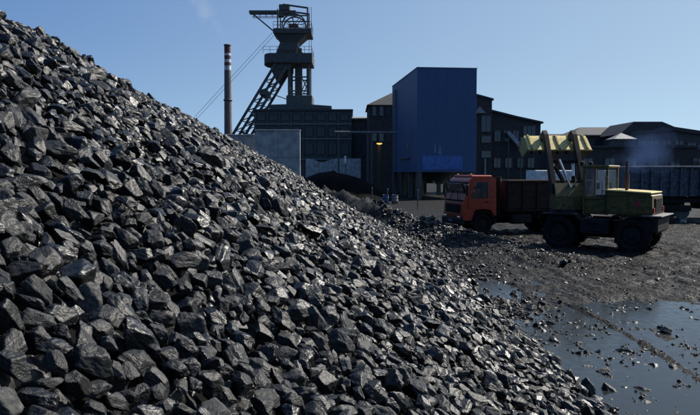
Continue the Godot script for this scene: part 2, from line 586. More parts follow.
func coal_heap() -> void:
	icosphere(4)
	for k in VARIANTS: lumps.append(lump_mesh(k))
	print("lump shapes ", Time.get_ticks_msec())
	var root := thing("coal_heap", "long heap of broken black coal sloping down to the wet yard", "coal", Vector3.ZERO)
	tag(root, "", "", "", "stuff")
	var xs := PackedFloat32Array()
	var zs := PackedFloat32Array()
	var v := -14.0
	while v < 3.9:
		xs.append(v)
		v += 0.22
	v = -58.0
	while v < 9.0:
		zs.append(v)
		v += 0.25
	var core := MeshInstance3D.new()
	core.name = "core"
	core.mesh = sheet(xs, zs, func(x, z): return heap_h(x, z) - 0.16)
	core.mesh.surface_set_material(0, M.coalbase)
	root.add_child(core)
	# lumps: large ones first, then smaller ones into the gaps
	var cell := 0.30
	var grid := {}
	var all := []
	var sizes := [[0.13, 0.17, 700, 0.95], [0.095, 0.13, 9000, 0.9], [0.07, 0.095, 40000, 0.85], [0.048, 0.07, 100000, 0.82], [0.03, 0.048, 120000, 0.78]]
	for band in sizes:
		for t in band[2]:
			var d := rng.randf_range(-2.5, 53.0)
			var st := station(d)
			var x := rng.randf_range(st.x - 1.0, st.z + 0.25)
			if d < 0.3 and absf(x) < 0.35: continue            # where the photographer stands
			var r := rng.randf_range(band[0], band[1])
			if r > 0.072 and d < 4.0: continue
			if r > 0.09 and d < 8.0: continue
			if r < 0.048 and d > 14.0: continue
			if r < 0.07 and d > 34.0: continue
			var gx := int(floor(x / cell))
			var gz := int(floor(d / cell))
			var ok := true
			for i in [-1, 0, 1]:
				for j in [-1, 0, 1]:
					for o in grid.get((gx + i) * 4096 + gz + j, []):
						var dx: float = o.x - x
						var dz: float = o.y - d
						var rr: float = (o.z + r) * band[3]
						if dx * dx * 1.3 + dz * dz < rr * rr:
							ok = false
							break
					if not ok: break
				if not ok: break
			if not ok: continue
			var key := gx * 4096 + gz
			if not grid.has(key): grid[key] = []
			grid[key].append(Vector3(x, d, r))
			all.append(Vector3(x, d, r))
	print("heap lumps ", all.size(), " ", Time.get_ticks_msec())
	var made := []
	for q in all:
		var z: float = -q.y
		var h := heap_h(q.x, z)
		var nrm := Vector3(h - heap_h(q.x + 0.15, z), 0.15, h - heap_h(q.x, z + 0.15)).normalized()
		var big: bool = q.z > 0.07
		var p: Vector3 = Vector3(q.x, h, z) + nrm * q.z * (rng.randf_range(-0.25, 0.5) if big else rng.randf_range(-0.6, 0.1))
		var b := lump_basis(nrm, q.z, 0.55)
		var s := in_view(p)
		var size := 0.0
		if absf(s.x) < 0.53 and absf(s.y) < 0.315:
			size = q.z / (p - EYE).length()
		made.append([size, Transform3D(b, p), rng.randi_range(0, VARIANTS - 1), tone(), q.z])
	for t in 26000:
		var d := rng.randf_range(-1.5, 26.0) if t < 20000 else rng.randf_range(26.0, 50.0)
		var st := station(d)
		var x := rng.randf_range(st.x - 0.6, st.z)
		var h := heap_h(x, -d)
		var nrm := Vector3(0.5, 0.86, 0)
		var r := rng.randf_range(0.045, 0.095)
		made.append([0.0, Transform3D(lump_basis(nrm, r, 0.9), Vector3(x, h, -d) - nrm * (0.085 + r * 0.45)), rng.randi_range(0, VARIANTS - 1), tone(), r])
	# the lumps that show largest are things of their own
	made.sort_custom(func(a, b): return a[0] > b[0])
	for k in 300:
		var o := MeshInstance3D.new()
		o.mesh = lumps[made[k][2]]
		var c: Color = made[k][3]
		var ti := 0 if c.r < 0.018 else 1 if c.r < 0.05 else 3
		if c.r < 0.0095: ti = 2
		o.material_override = M.coals[ti]
		o.transform = made[k][1]
		o.name = numbered("coal_lump")
		add_child(o)
		var rr: float = made[k][4]
		tag(o, "%s %s %s coal lump on the slope of the heap" % ["big" if rr > 0.075 else "middle sized" if rr > 0.058 else "small", shapes[made[k][2]],
			["black", "greyish black", "deep black glossy", "dusty grey"][ti]], "coal lump", "coal lumps on the near slope of the heap")
	var where := []
	var cols := []
	for k in VARIANTS:
		where.append([])
		cols.append([])
	for k in range(300, made.size()):
		where[made[k][2]].append(made[k][1])
		cols[made[k][2]].append(made[k][3])
	for k in VARIANTS:
		multi("lumps", lumps[k], M.coals[4 + k % 2], where[k], cols[k], root)

func rubble() -> void:
	var root := thing("coal_rubble", "small coal pieces and crumbs strewn over the muddy yard", "rubble", Vector3.ZERO)
	tag(root, "", "", "", "stuff")
	var where := []
	var cols := []
	for k in 8:
		where.append([])
		cols.append([])
	for t in 52000:
		var x := 0.0
		var z := 0.0
		var r := 0.0
		if t < 17000:          # over the ridge between heap and truck
			var k := mini(rng.randi_range(0, BERM.size() - 1), rng.randi_range(0, BERM.size() - 2))
			var f := rng.randf()
			x = lerpf(BERM[k][0], BERM[k + 1][0], f) + rng.randfn(0.0, 1.3)
			z = lerpf(BERM[k][1], BERM[k + 1][1], f) + rng.randfn(0.0, 1.3)
			r = exp(rng.randfn(-3.2, 0.5)) * (1.0 if k < 4 else 0.5)
		elif t < 27000:        # rolled out from the toe
			z = -rng.randf_range(4.0, 50.0)
			x = station(-z).z + absf(rng.randfn(0.0, 0.7)) - 0.1
			r = exp(rng.randfn(-3.7, 0.55))
		else:
			z = -rng.randf_range(5.0, 42.0)
			x = 3.0 + rng.randf() * (5.0 - z * 0.35)
			if nz.get_noise_2d(x * 14.0, z * 14.0) < rng.randf_range(-0.15, 0.45): continue
			r = exp(rng.randfn(-4.3, 0.4))
		r = clampf(r, 0.012, 0.16)
		if x < station(-z).z - 0.25 and z > -50.0: continue
		var h := ground_h(x, z)
		if h < -0.03 and r < 0.035: continue
		var k := rng.randi_range(0, 7)
		where[k].append(Transform3D(lump_basis(Vector3.UP, r, 0.8), Vector3(x, h + r * 0.2, z)))
		cols[k].append(tone() * 0.85)
	for t in 900:
		var cx := 3.6 + rng.randf() * 6.0
		var cz := -rng.randf_range(5.5, 15.8)
		if nz.get_noise_2d(cx * 22.0 + 31.0, cz * 22.0) < 0.12: continue
		for n in rng.randi_range(1, 5):
			var x := cx + rng.randfn(0.0, 0.14)
			var z := cz + rng.randfn(0.0, 0.18)
			if x < station(-z).z: continue
			var r := clampf(exp(rng.randfn(-3.5, 0.5)), 0.015, 0.09)
			var k := rng.randi_range(0, 7)
			where[k].append(Transform3D(lump_basis(Vector3.UP, r, 0.8), Vector3(x, maxf(ground_h(x, z) + r * 0.2, -r * 0.3), z)))
			cols[k].append(tone() * 0.85)
	for k in 8: multi("pieces", lumps[k], M.coals[4 + k % 2], where[k], cols[k], root)

# ------------------------------------------------------------------ the yard's buildings
func window_part(parent: Node, c: Vector3, w: float, h: float, panes: int, m: Material, fm: Material) -> void:
	var g := S()
	box(g, c + Vector3(0, 0, -0.03), Vector3(w, h, 0.06))
	var win := obj("window", g, m, parent)
	var f := S()
	for s in [-1, 1]:
		box(f, c + Vector3(s * (w * 0.5 + 0.04), 0, 0.03), Vector3(0.08, h + 0.16, 0.12))
		box(f, c + Vector3(0, s * (h * 0.5 + 0.04), 0.03), Vector3(w, 0.08, 0.12))
	for k in range(1, panes):
		box(f, c + Vector3(-w * 0.5 + w * k / panes, 0, 0.03), Vector3(0.06, h, 0.08))
	obj("frame", f, fm, win)

func chimney() -> void:
	var t := thing("chimney", "tall slender smokestack with red and white bands near its top", "chimney", Vector3(-45.1, 0, -250))
	var rad := func(y: float) -> float: return lerpf(1.62, 1.15, y / 50.0)
	var levels := [[0.0, 40.5, "shaft", M.chimgrey], [40.5, 42.2, "band", M.chimwhite], [42.2, 43.4, "band", M.chimred], [43.4, 44.5, "band", M.chimwhite], [44.5, 45.9, "band", M.chimred], [45.9, 46.7, "band", M.chimwhite], [46.7, 49.4, "band", M.chimred]]
	for l in levels:
		var s := S()
		lathe(s, Vector3.ZERO, [Vector2(rad.call(l[0]), l[0]), Vector2(rad.call(l[1]), l[1])], 32)
		obj(l[2], s, l[3], t)
	var s2 := S()
	lathe(s2, Vector3.ZERO, [Vector2(rad.call(49.4), 49.4), Vector2(1.32, 49.5), Vector2(1.32, 49.9), Vector2(0.9, 49.9), Vector2(0.9, 47.0)], 32)
	obj("cap", s2, M.darksheet, t)
	for y in [29.6, 15.0]:
		var s3 := S()
		lathe(s3, Vector3.ZERO, [Vector2(rad.call(y), y - 0.25), Vector2(rad.call(y) + 0.3, y - 0.2), Vector2(rad.call(y) + 0.3, y + 0.25), Vector2(rad.call(y), y + 0.3)], 32)
		obj("ring", s3, M.steel, t)
	var s4 := S()
	for k in 2: bar(s4, Vector3(-0.3 + k * 0.6, 0, 1.75), Vector3(-0.25 + k * 0.5, 49, 1.25), 0.08)
	obj("ladder", s4, M.steel, t)

func chimney_smoke() -> void:
	var o := thing("chimney_smoke", "faint pale smoke wisp trailing up from the striped chimney", "smoke", Vector3(-45.1, 50.5, -250))
	tag(o, "", "", "", "stuff")
	puffs(o, Vector3(0, 0, 0), Vector3(-13, 20, 0), 18, 1.0, 3.6, 0.008, Color(0.99, 0.99, 0.99))

func headframe() -> void:
	var t := thing("headframe", "tall dark steel mine headframe with sheave wheels above the shaft hall", "headframe", Vector3(-9, 0, -120))
	var X := func(x: float) -> float: return x + 9.0
	# tower: four box legs, guide columns between them, cross braces
	for x in [-10.55, -7.3]:
		for z in [-2.2, 2.2]:
			var s := S()
			box(s, Vector3(X.call(x), 11.0, z), Vector3(0.5, 22.0, 0.5))
			obj("leg", s, M.steel, t)
	var gd := S()
	box(gd, Vector3(X.call(-9.05), 11.0, 0.4), Vector3(1.25, 22.0, 1.2))
	obj("cage_guide", gd, M.steel, t)
	for z in [-2.2, 2.2]:
		var br := S()
		for y in [17.2, 19.6]:
			bar(br, Vector3(X.call(-10.5), y, z), Vector3(X.call(-7.3), y, z), 0.22)
		bar(br, Vector3(X.call(-8.4), 17.2, z), Vector3(X.call(-7.3), 19.6, z), 0.16)
		bar(br, Vector3(X.call(-8.4), 19.6, z), Vector3(X.call(-7.3), 17.2, z), 0.16)
		obj("bracing", br, M.steel, t)
	var bb := S()
	box(bb, Vector3(X.call(-8.8), 15.2, 0), Vector3(4.5, 2.4, 5.6), 0.1)
	obj("shaft_collar", bb, M.sheet, t)
	# back-stay: two lattice struts leaning out to the side
	for z in [-2.9, 2.9]:
		var s := S()
		var a0 := Vector3(X.call(-26.2), 0.0, z)
		var a1 := Vector3(X.call(-12.6), 22.2, z)
		var b0 := Vector3(X.call(-24.0), 0.0, z)
		var b1 := Vector3(X.call(-10.9), 21.4, z)
		bar(s, a0, a1, 0.42)
		bar(s, b0, b1, 0.42)
		for k in 13:
			var f := k / 13.0
			var g := (k + 1) / 13.0
			bar(s, a0.lerp(a1, f), b0.lerp(b1, g), 0.16)
			bar(s, a0.lerp(a1, g), b0.lerp(b1, g), 0.16)
		obj("strut", s, M.steel, t)
	for f in [0.2, 0.42, 0.6, 0.78]:
		var p := Vector3(X.call(-25.0), 0, 0).lerp(Vector3(X.call(-11.8), 21.8, 0), f)
		var cr := S()
		bar(cr, p + Vector3(0, 0, -2.9), p + Vector3(0, 0, 2.9), 0.25)
		obj("cross_tie", cr, M.steel, t)
	var sp := S()
	box(sp, Vector3(X.call(-15.0), 16.9, 0), Vector3(1.3, 1.0, 6.2), 0.05)
	obj("landing", sp, M.sheet, t)
	var st := S()
	bar(st, Vector3(X.call(-14.6), 17.0, 2.4), Vector3(X.call(-10.6), 15.6, 2.4), 0.14)
	obj("stay", st, M.steel, t)
	# curved knee between strut and tower
	for z in [-2.6, 2.6]:
		var k := S()
		var pts := PackedVector2Array([Vector2(X.call(-13.3), 22.0), Vector2(X.call(-13.5), 20.4)])
		for q in 7:
			var a := PI - q / 6.0 * PI * 0.5
			pts.append(Vector2(X.call(-10.7) + cos(a) * 1.75, 18.2 + sin(a) * 2.6))
		pts.append(Vector2(X.call(-10.2), 20.8))
		pts.append(Vector2(X.call(-10.2), 22.0))
		prism(k, pts, z - 0.15, z + 0.15)
		obj("knee", k, M.steel, t)
	# lower platform with rounded nose
	var lp := S()
	var pp := PackedVector2Array()
	for q in 9:
		var a := PI * 0.5 + q / 8.0 * PI
		pp.append(Vector2(X.call(-13.6) + cos(a) * 1.5, sin(a) * 3.6))
	pp.append(Vector2(X.call(-6.5), -3.6))
	pp.append(Vector2(X.call(-6.5), 3.6))
	prism(lp, pp, 21.9, 23.5, 1)
	obj("lower_platform", lp, M.darksheet, t)
	rails(t, X.call(-14.9), X.call(-6.6), 23.5, 3.5)
	# hourglass housing below the wheels
	var hg := S()
	var prof := [[23.5, -12.9, -8.0, 2.6], [24.9, -12.4, -9.1, 2.1], [25.6, -12.1, -9.0, 2.1], [26.9, -13.0, -7.6, 2.6], [27.2, -13.2, -6.9, 2.8]]
	for k in prof.size() - 1:
		var a: Array = prof[k]
		var b: Array = prof[k + 1]
		var q := []
		for e in [a, b]:
			q.append_array([Vector3(X.call(e[1]), e[0], e[3]), Vector3(X.call(e[2]), e[0], e[3]), Vector3(X.call(e[2]), e[0], -e[3]), Vector3(X.call(e[1]), e[0], -e[3])])
		var cen: Vector3 = (q[0] + q[6]) * 0.5
		for i in 4: quad(hg, q[i], q[(i + 1) % 4], q[4 + (i + 1) % 4], q[4 + i], cen)
	obj("wheel_support", hg, M.steel, t)
	for k in 5:
		var kn := S()
		box(kn, Vector3(X.call(-11.9) + k * 0.85, 24.0, 2.75), Vector3(0.35, 0.9, 0.3))
		obj("deck_box", kn, M.ochre, t)
	var up := S()
	box(up, Vector3(X.call(-9.95), 27.4, 0), Vector3(6.6, 0.9, 6.0), 0.08)
	obj("upper_platform", up, M.darksheet, t)
	rails(t, X.call(-13.2), X.call(-6.7), 27.85, 2.9)
	# sheave wheels
	for z in [-1.2, 1.2]:
		var w := Node3D.new()
		w.name = "sheave_wheel"
		t.add_child(w, true)
		w.position = Vector3(X.call(-9.8), 28.6, z)
		var rim := S()
		for k in 28:
			var a0 := TAU * k / 28
			var a1 := TAU * (k + 1) / 28
			bar(rim, Vector3(cos(a0), sin(a0), 0) * 2.05, Vector3(cos(a1), sin(a1), 0) * 2.05, 0.2, 0.3)
		obj("rim", rim, M.steel, w)
		var spk := S()
		for k in 8:
			var a0 := TAU * k / 8 + 0.2
			bar(spk, Vector3.ZERO, Vector3(cos(a0), sin(a0), 0) * 2.0, 0.1)
		obj("spokes", spk, M.steel, w)
		var hb := S()
		tube(hb, Vector3(0, 0, -0.4), Vector3(0, 0, 0.4), 0.35)
		obj("hub", hb, M.steel, w)
	for z in [-1.9, 0.0, 1.9]:
		var bc := S()
		box(bc, Vector3(X.call(-9.8), 28.3, z), Vector3(1.6, 0.9, 0.35))
		obj("bearing_block", bc, M.rust, t)
	# crane frame above the wheels
	for z in [-2.3, 2.3]:
		var cf := S()
		bar(cf, Vector3(X.call(-12.5), 27.8, z), Vector3(X.call(-12.5), 31.2, z), 0.22)
		bar(cf, Vector3(X.call(-7.35), 27.8, z), Vector3(X.call(-7.35), 31.5, z), 0.24)
		bar(cf, Vector3(X.call(-11.6), 32.0, z), Vector3(X.call(-7.3), 31.4, z), 0.26)
		bar(cf, Vector3(X.call(-12.6), 30.1, z), Vector3(X.call(-7.35), 30.1, z), 0.2)
		obj("crane_frame", cf, M.steel, t)
	for z in [-0.5, 0.5]:
		var cb := S()
		box(cb, Vector3(X.call(-13.6), 31.15, z), Vector3(8.2, 0.5, 0.25))
		obj("crane_beam", cb, M.steel, t)
	var ct := S()
	box(ct, Vector3(X.call(-11.5), 31.9, 0), Vector3(1.9, 1.1, 1.6), 0.1)
	box(ct, Vector3(X.call(-12.1), 30.7, 0), Vector3(1.0, 0.7, 1.2), 0.1)
	obj("crane_trolley", ct, M.steel, t)
	for z in [-0.5, 0.5]:
		var cx := S()
		bar(cx, Vector3(X.call(-17.2), 31.0, z), Vector3(X.call(-13.1), 27.6, z), 0.14)
		bar(cx, Vector3(X.call(-17.2), 30.35, z), Vector3(X.call(-12.5), 30.35, z), 0.09)
		for k in 5: bar(cx, Vector3(X.call(-17.0 + k * 1.1), 30.35, z), Vector3(X.call(-17.0 + k * 1.1), 31.0, z), 0.07)
		obj("crane_brace", cx, M.steel, t)
	var ld := S()
	for k in 2: bar(ld, Vector3(X.call(-7.05 + k * 0.4), 15.5, 2.9), Vector3(X.call(-7.05 + k * 0.4), 31.4, 2.9), 0.07)
	obj("ladder", ld, M.steel, t)
	# winding ropes down to the engine house
	for z in [-1.2, 1.2]:
		var o := thing("winding_rope", "thin steel winding rope running down from the headframe wheels", "rope", Vector3(-11.5, 29.6, -120 + z), 0, "winding ropes of the headframe")
		var s := S()
		tube(s, Vector3.ZERO, Vector3(-29.5, -29.4, -6.0), 0.03, 0.03, 6)
		obj("cable", s, M.wire, o)

func rails(t: Node, x0: float, x1: float, y: float, z: float) -> void:
	var s := S()
	for h in [0.55, 1.1]:
		for q in [-z, z]: bar(s, Vector3(x0, y + h, q), Vector3(x1, y + h, q), 0.06)
		bar(s, Vector3(x1, y + h, -z), Vector3(x1, y + h, z), 0.06)
	var n := int((x1 - x0) / 1.1)
	for k in n + 1:
		for q in [-z, z]: bar(s, Vector3(lerpf(x0, x1, float(k) / n), y, q), Vector3(lerpf(x0, x1, float(k) / n), y + 1.1, q), 0.06)
	obj("railing", s, M.steel, t)

func shaft_hall() -> void:
	var t := thing("shaft_hall", "wide dark hall with ledges and window rows below the headframe", "building", Vector3(-7.65, 0, -110))
	var w := S()
	box(w, Vector3(0, 6.5, -8.5), Vector3(15.9, 13.0, 17))
	obj("wall", w, M.sheet, t)
	var r := S()
	box(r, Vector3(0, 13.15, -8.5), Vector3(16.3, 0.3, 17.4))
	obj("roof", r, M.roof, t)
	var r2 := S()
	prism(r2, PackedVector2Array([Vector2(-5.7, 13.3), Vector2(4.6, 13.3), Vector2(4.6, 14.0), Vector2(-0.5, 14.35), Vector2(-5.7, 14.2)]), -16.0, -1.5)
	obj("roof_lantern", r2, M.sheet, t)
	for y in [10.9, 8.5, 5.2]:
		var c := S()
		box(c, Vector3(0, y, 0.1), Vector3(15.95, 0.22, 0.26))
		obj("ledge", c, M.trim, t)
	for k in 9:
		var c := S()
		box(c, Vector3(-7.7 + k * 1.925, 6.5, 0.07), Vector3(0.3, 12.8, 0.2))
		obj("pilaster", c, M.sheet, t)
	for k in 8:
		window_part(t, Vector3(-6.74 + k * 1.925, 9.7, 0.04), 1.1, 1.5, 2, M.dirtyglass, M.darksheet)
		window_part(t, Vector3(-6.74 + k * 1.925, 6.9, 0.04), 1.1, 1.7, 2, M.dirtyglass, M.darksheet)
		window_part(t, Vector3(-6.74 + k * 1.925, 12.0, 0.04), 1.1, 0.9, 2, M.dirtyglass, M.darksheet)
	# low link to the next building
	var l := thing("link_building", "low dark link with a pale roof between hall and hipped building", "building", Vector3(1.9, 0, -112))
	var lw := S()
	box(lw, Vector3(0, 6.0, -4), Vector3(3.2, 12.0, 8))
	obj("wall", lw, M.darksheet, l)
	var lr := S()
	prism(lr, PackedVector2Array([Vector2(0.4, 12.0), Vector2(-8.2, 12.9), Vector2(-8.2, 12.6), Vector2(0.4, 11.8)]), -1.62, 1.62, 0)
	obj("roof", lr, M.trim, l)

func sorting_house() -> void:
	# dark hipped building behind the blue bunker
	var t := thing("sorting_house", "dark brick house with a hipped roof half behind the blue bunker", "building", Vector3(6.5, 0, -100))
	var w := S()
	box(w, Vector3(0.6, 6.5, -6), Vector3(8.6, 13.0, 12))
	obj("wall", w, M.brick, t)
	var r := S()
	var lo := [Vector3(-4.0, 13.0, 0.3), Vector3(5.2, 13.0, 0.3), Vector3(5.2, 13.0, -12.3), Vector3(-4.0, 13.0, -12.3)]
	var hi := [Vector3(-0.2, 15.1, -3.0), Vector3(3.0, 15.3, -3.0), Vector3(3.0, 15.3, -9.0), Vector3(-0.2, 15.1, -9.0)]
	for k in 4: quad(r, lo[k], lo[(k + 1) % 4], hi[(k + 1) % 4], hi[k], Vector3(0.6, 12, -6))
	quad(r, hi[0], hi[1], hi[2], hi[3], Vector3(0.6, 12, -6))
	obj("roof", r, M.roof, t)
	for k in 3: window_part(t, Vector3(-2.9 + k * 1.05, 12.1, 0.04), 0.5, 1.3, 1, M.glass, M.darksheet)
	for k in 3: window_part(t, Vector3(-2.9 + k * 1.05, 8.4, 0.04), 0.6, 1.4, 1, M.glass, M.darksheet)

func blue_bunker() -> void:
	var t := thing("blue_bunker", "tall blue clad loading bunker raised on legs over the yard", "building", Vector3(7.45, 0, -75), deg_to_rad(6.0))
	# origin at the near corner; +x along the front, -z along the side
	var W := 6.75
	var D := 16.6
	var y0 := 3.1
	var y1 := 14.6
	var core := S()
	box(core, Vector3(W * 0.5, (y0 + y1) * 0.5, -D * 0.5), Vector3(W - 0.12, y1 - y0 - 0.06, D - 0.12))
	obj("core", core, M.darksheet, t)
	# cladding sheets
	for k in 6:
		for j in 2:
			var s := S()
			var ya := y0 if j == 0 else 8.9
			var yb := 8.89 if j == 0 else y1
			box(s, Vector3(W * (k + 0.5) / 6, (ya + yb) * 0.5, -0.03), Vector3(W / 6 - 0.006, yb - ya, 0.06), 0.004)
			obj("sheet", s, M.blue, t)
			var s3 := S()
			box(s3, Vector3(W * (k + 0.5) / 6, (ya + yb) * 0.5, -D + 0.03), Vector3(W / 6 - 0.006, yb - ya, 0.06), 0.004)
			obj("sheet", s3, M.blue, t)
	for k in 14:
		for x in [0.03, W - 0.03]:
			var s := S()
			box(s, Vector3(x, (y0 + y1) * 0.5, -D * (k + 0.5) / 14), Vector3(0.06, y1 - y0, D / 14 - 0.006), 0.004)
			obj("sheet", s, M.blue, t)
	var cap := S()
	box(cap, Vector3(W * 0.5, y1 + 0.05, -D * 0.5), Vector3(W + 0.1, 0.1, D + 0.1))
	obj("roof_edge", cap, M.blue, t)
	# paler painted panel low on the front with a small mark above it
	var p := S()
	box(p, Vector3(2.05, 4.15, 0.03), Vector3(2.9, 1.55, 0.04))
	obj("painted_panel", p, M.blue2, t)
	var p2 := S()
	box(p2, Vector3(4.35, 4.15, 0.03), Vector3(1.68, 1.45, 0.04))
	obj("painted_panel", p2, M.blue2, t)
	for q in [[2.05, 5.25, 6.3, 0.16], [2.62, 5.02, 6.0, 0.22]]:
		var em := S()
		prism(em, PackedVector2Array([Vector2(q[0] - q[3], q[1]), Vector2(q[0] + q[3], q[1]), Vector2(q[0] + q[3] * 0.5, q[2]), Vector2(q[0] - q[3] * 0.6, q[2])]), 0.01, 0.035)
		obj("emblem_stroke", em, M.emblem, t)
	# side: dark slit opening, pipe and ledge
	var sl := S()
	box(sl, Vector3(-0.05, 11.2, -14.4), Vector3(0.1, 5.2, 1.4))
	obj("slot", sl, M.darksheet, t)
	var pi := S()
	tube(pi, Vector3(-0.18, 3.2, -13.2), Vector3(-0.18, 13.8, -13.2), 0.09)
	obj("downpipe", pi, M.trim, t)
	var sg := S()
	box(sg, Vector3(-0.06, 6.2, -5.0), Vector3(0.1, 0.5, 1.0))
	obj("side_lamp", sg, M.trim, t)
	var gl := S()
	box(gl, Vector3(-0.1, 4.7, -7.0), Vector3(0.2, 0.12, 6.5))
	obj("ledge", gl, M.rust, t)
	# legs and chutes
	for x in [0.35, W - 0.35]:
		for z in [-0.35, -5.6, -11.0, -D + 0.35]:
			var s := S()
			box(s, Vector3(x, 1.52, z), Vector3(0.5, 3.16, 0.5), 0.03)
			obj("leg", s, M.steel, t)
	for z in [-3.0, -8.3, -13.4]:
		var s := S()
		lathe(s, Vector3(W * 0.5, 0, z), [Vector2(1.7, 3.1), Vector2(0.6, 2.0), Vector2(0.6, 1.7)], 4)
		obj("chute", s, M.steel, t)
	for x in [1.45, 5.0]:
		var s := S()
		tube(s, Vector3(x, 0, -6.0), Vector3(x, 3.08, -6.0), 0.36, 0.36, 14)
		obj("guard_post", s, M.yellow if x < 3.0 else M.steel, t)
	for q in [[2.6, -9.0, 0.12], [0.9, -12.0, 0.14], [4.2, -3.2, 0.09]]:
		var s := S()
		tube(s, Vector3(q[0], 0, q[1]), Vector3(q[0], 3.1, q[1]), q[2])
		obj("yellow_pipe", s, M.yellow, t)

func right_works() -> void:
	var t := thing("washery_block", "tall dark block with a sloped parapet beside the blue bunker", "building", Vector3(17.4, 0, -95))
	var w := S()
	prism(w, PackedVector2Array([Vector2(-3.0, 0), Vector2(2.55, 0), Vector2(2.55, 13.2), Vector2(-0.2, 13.95), Vector2(-3.0, 14.1)]), -9.0, 0.0)
	obj("wall", w, M.brick, t)
	var c := S()
	prism(c, PackedVector2Array([Vector2(-3.0, 14.1), Vector2(-0.2, 13.95), Vector2(2.75, 13.15), Vector2(2.75, 13.4), Vector2(-0.2, 14.2), Vector2(-3.0, 14.35)]), -9.2, 0.2)
	obj("coping", c, M.roof, t)
	var g := S()
	prism(g, PackedVector2Array([Vector2(0.0, 11.3), Vector2(1.6, 11.35), Vector2(0.75, 12.3)]), 0.02, 0.5)
	obj("pale_gable", g, M.paleroof, t)
	window_part(t, Vector3(1.75, 9.9, 0.04), 1.3, 2.2, 2, M.glass, M.darksheet)
	window_part(t, Vector3(1.8, 5.6, 0.04), 1.3, 0.9, 1, M.glass, M.darksheet)
	window_part(t, Vector3(1.8, 7.7, 0.04), 1.3, 0.9, 1, M.glass, M.darksheet)
	var p := S()
	tube(p, Vector3(1.6, 0.0, 0.3), Vector3(1.6, 5.0, 0.3), 0.11)
	obj("downpipe", p, M.palesheet, t)
	var u := thing("screening_house", "lower dark building with a falling roof line and outside stair", "building", Vector3(20.0, 0, -95.6))
	var w2 := S()
	prism(w2, PackedVector2Array([Vector2(0, 0), Vector2(7.0, 0), Vector2(7.0, 10.0), Vector2(3.6, 10.7), Vector2(0, 11.6)]), -11.0, 0.0)
	obj("wall", w2, M.brick, u)
	var r2 := S()
	prism(r2, PackedVector2Array([Vector2(-0.0, 11.62), Vector2(3.6, 10.72), Vector2(7.3, 9.95), Vector2(7.3, 10.2), Vector2(3.6, 11.0), Vector2(-0.0, 11.9)]), -11.3, 0.3)
	obj("roof", r2, M.roof, u)
	window_part(u, Vector3(5.4, 8.6, 0.04), 1.7, 2.0, 3, M.glass, M.darksheet)
	for k in 3: window_part(u, Vector3(0.9 + k * 1.3, 8.2, 0.04), 0.8, 1.5, 2, M.glass, M.darksheet)
	for k in 4: window_part(u, Vector3(0.9 + k * 1.6, 4.4, 0.04), 0.9, 1.3, 2, M.glass, M.darksheet)
	var sr := S()
	prism(sr, PackedVector2Array([Vector2(1.9, 8.6), Vector2(2.4, 8.8), Vector2(4.3, 6.6), Vector2(3.8, 6.4)]), 0.4, 1.3)
	obj("stair", sr, M.palesheet, u)
	var sl := S()
	for x in [2.2, 4.0]: bar(sl, Vector3(x, 0, 1.1), Vector3(x, 6.7 if x > 3 else 8.5, 1.1), 0.14)
	obj("stair_post", sl, M.steel, u)
	# distant low range
	var v := thing("storage_range", "long low dark building far behind the raised loader bucket", "building", Vector3(40.5, 0, -142))
	var w3 := S()
	box(w3, Vector3(0, 5.2, -5), Vector3(16, 10.4, 10))
	obj("wall", w3, M.darksheet, v)
	var r3 := S()
	prism(r3, PackedVector2Array([Vector2(0.4, 10.4), Vector2(-5, 11.4), Vector2(-10.4, 10.4)]), -8.2, 8.2, 0)
	obj("roof", r3, M.roof, v)

func hip(st: SurfaceTool, x0: float, x1: float, z0: float, z1: float, y: float, a: float, b: float, top: float) -> void:
	var lo := [Vector3(x0, y, z1), Vector3(x1, y, z1), Vector3(x1, y, z0), Vector3(x0, y, z0)]
	var zm := (z0 + z1) * 0.5
	var ha := Vector3(a, top, zm)
	var hb := Vector3(b, top, zm)
	var c := Vector3((x0 + x1) * 0.5, y - 1.0, zm)
	quad(st, lo[0], lo[1], hb, ha, c)
	quad(st, lo[2], lo[3], ha, hb, c)
	tri(st, lo[1], lo[2], hb, c)
	tri(st, lo[3], lo[0], ha, c)
	quad(st, lo[0], lo[1], lo[2], lo[3], c + Vector3.UP * 5)

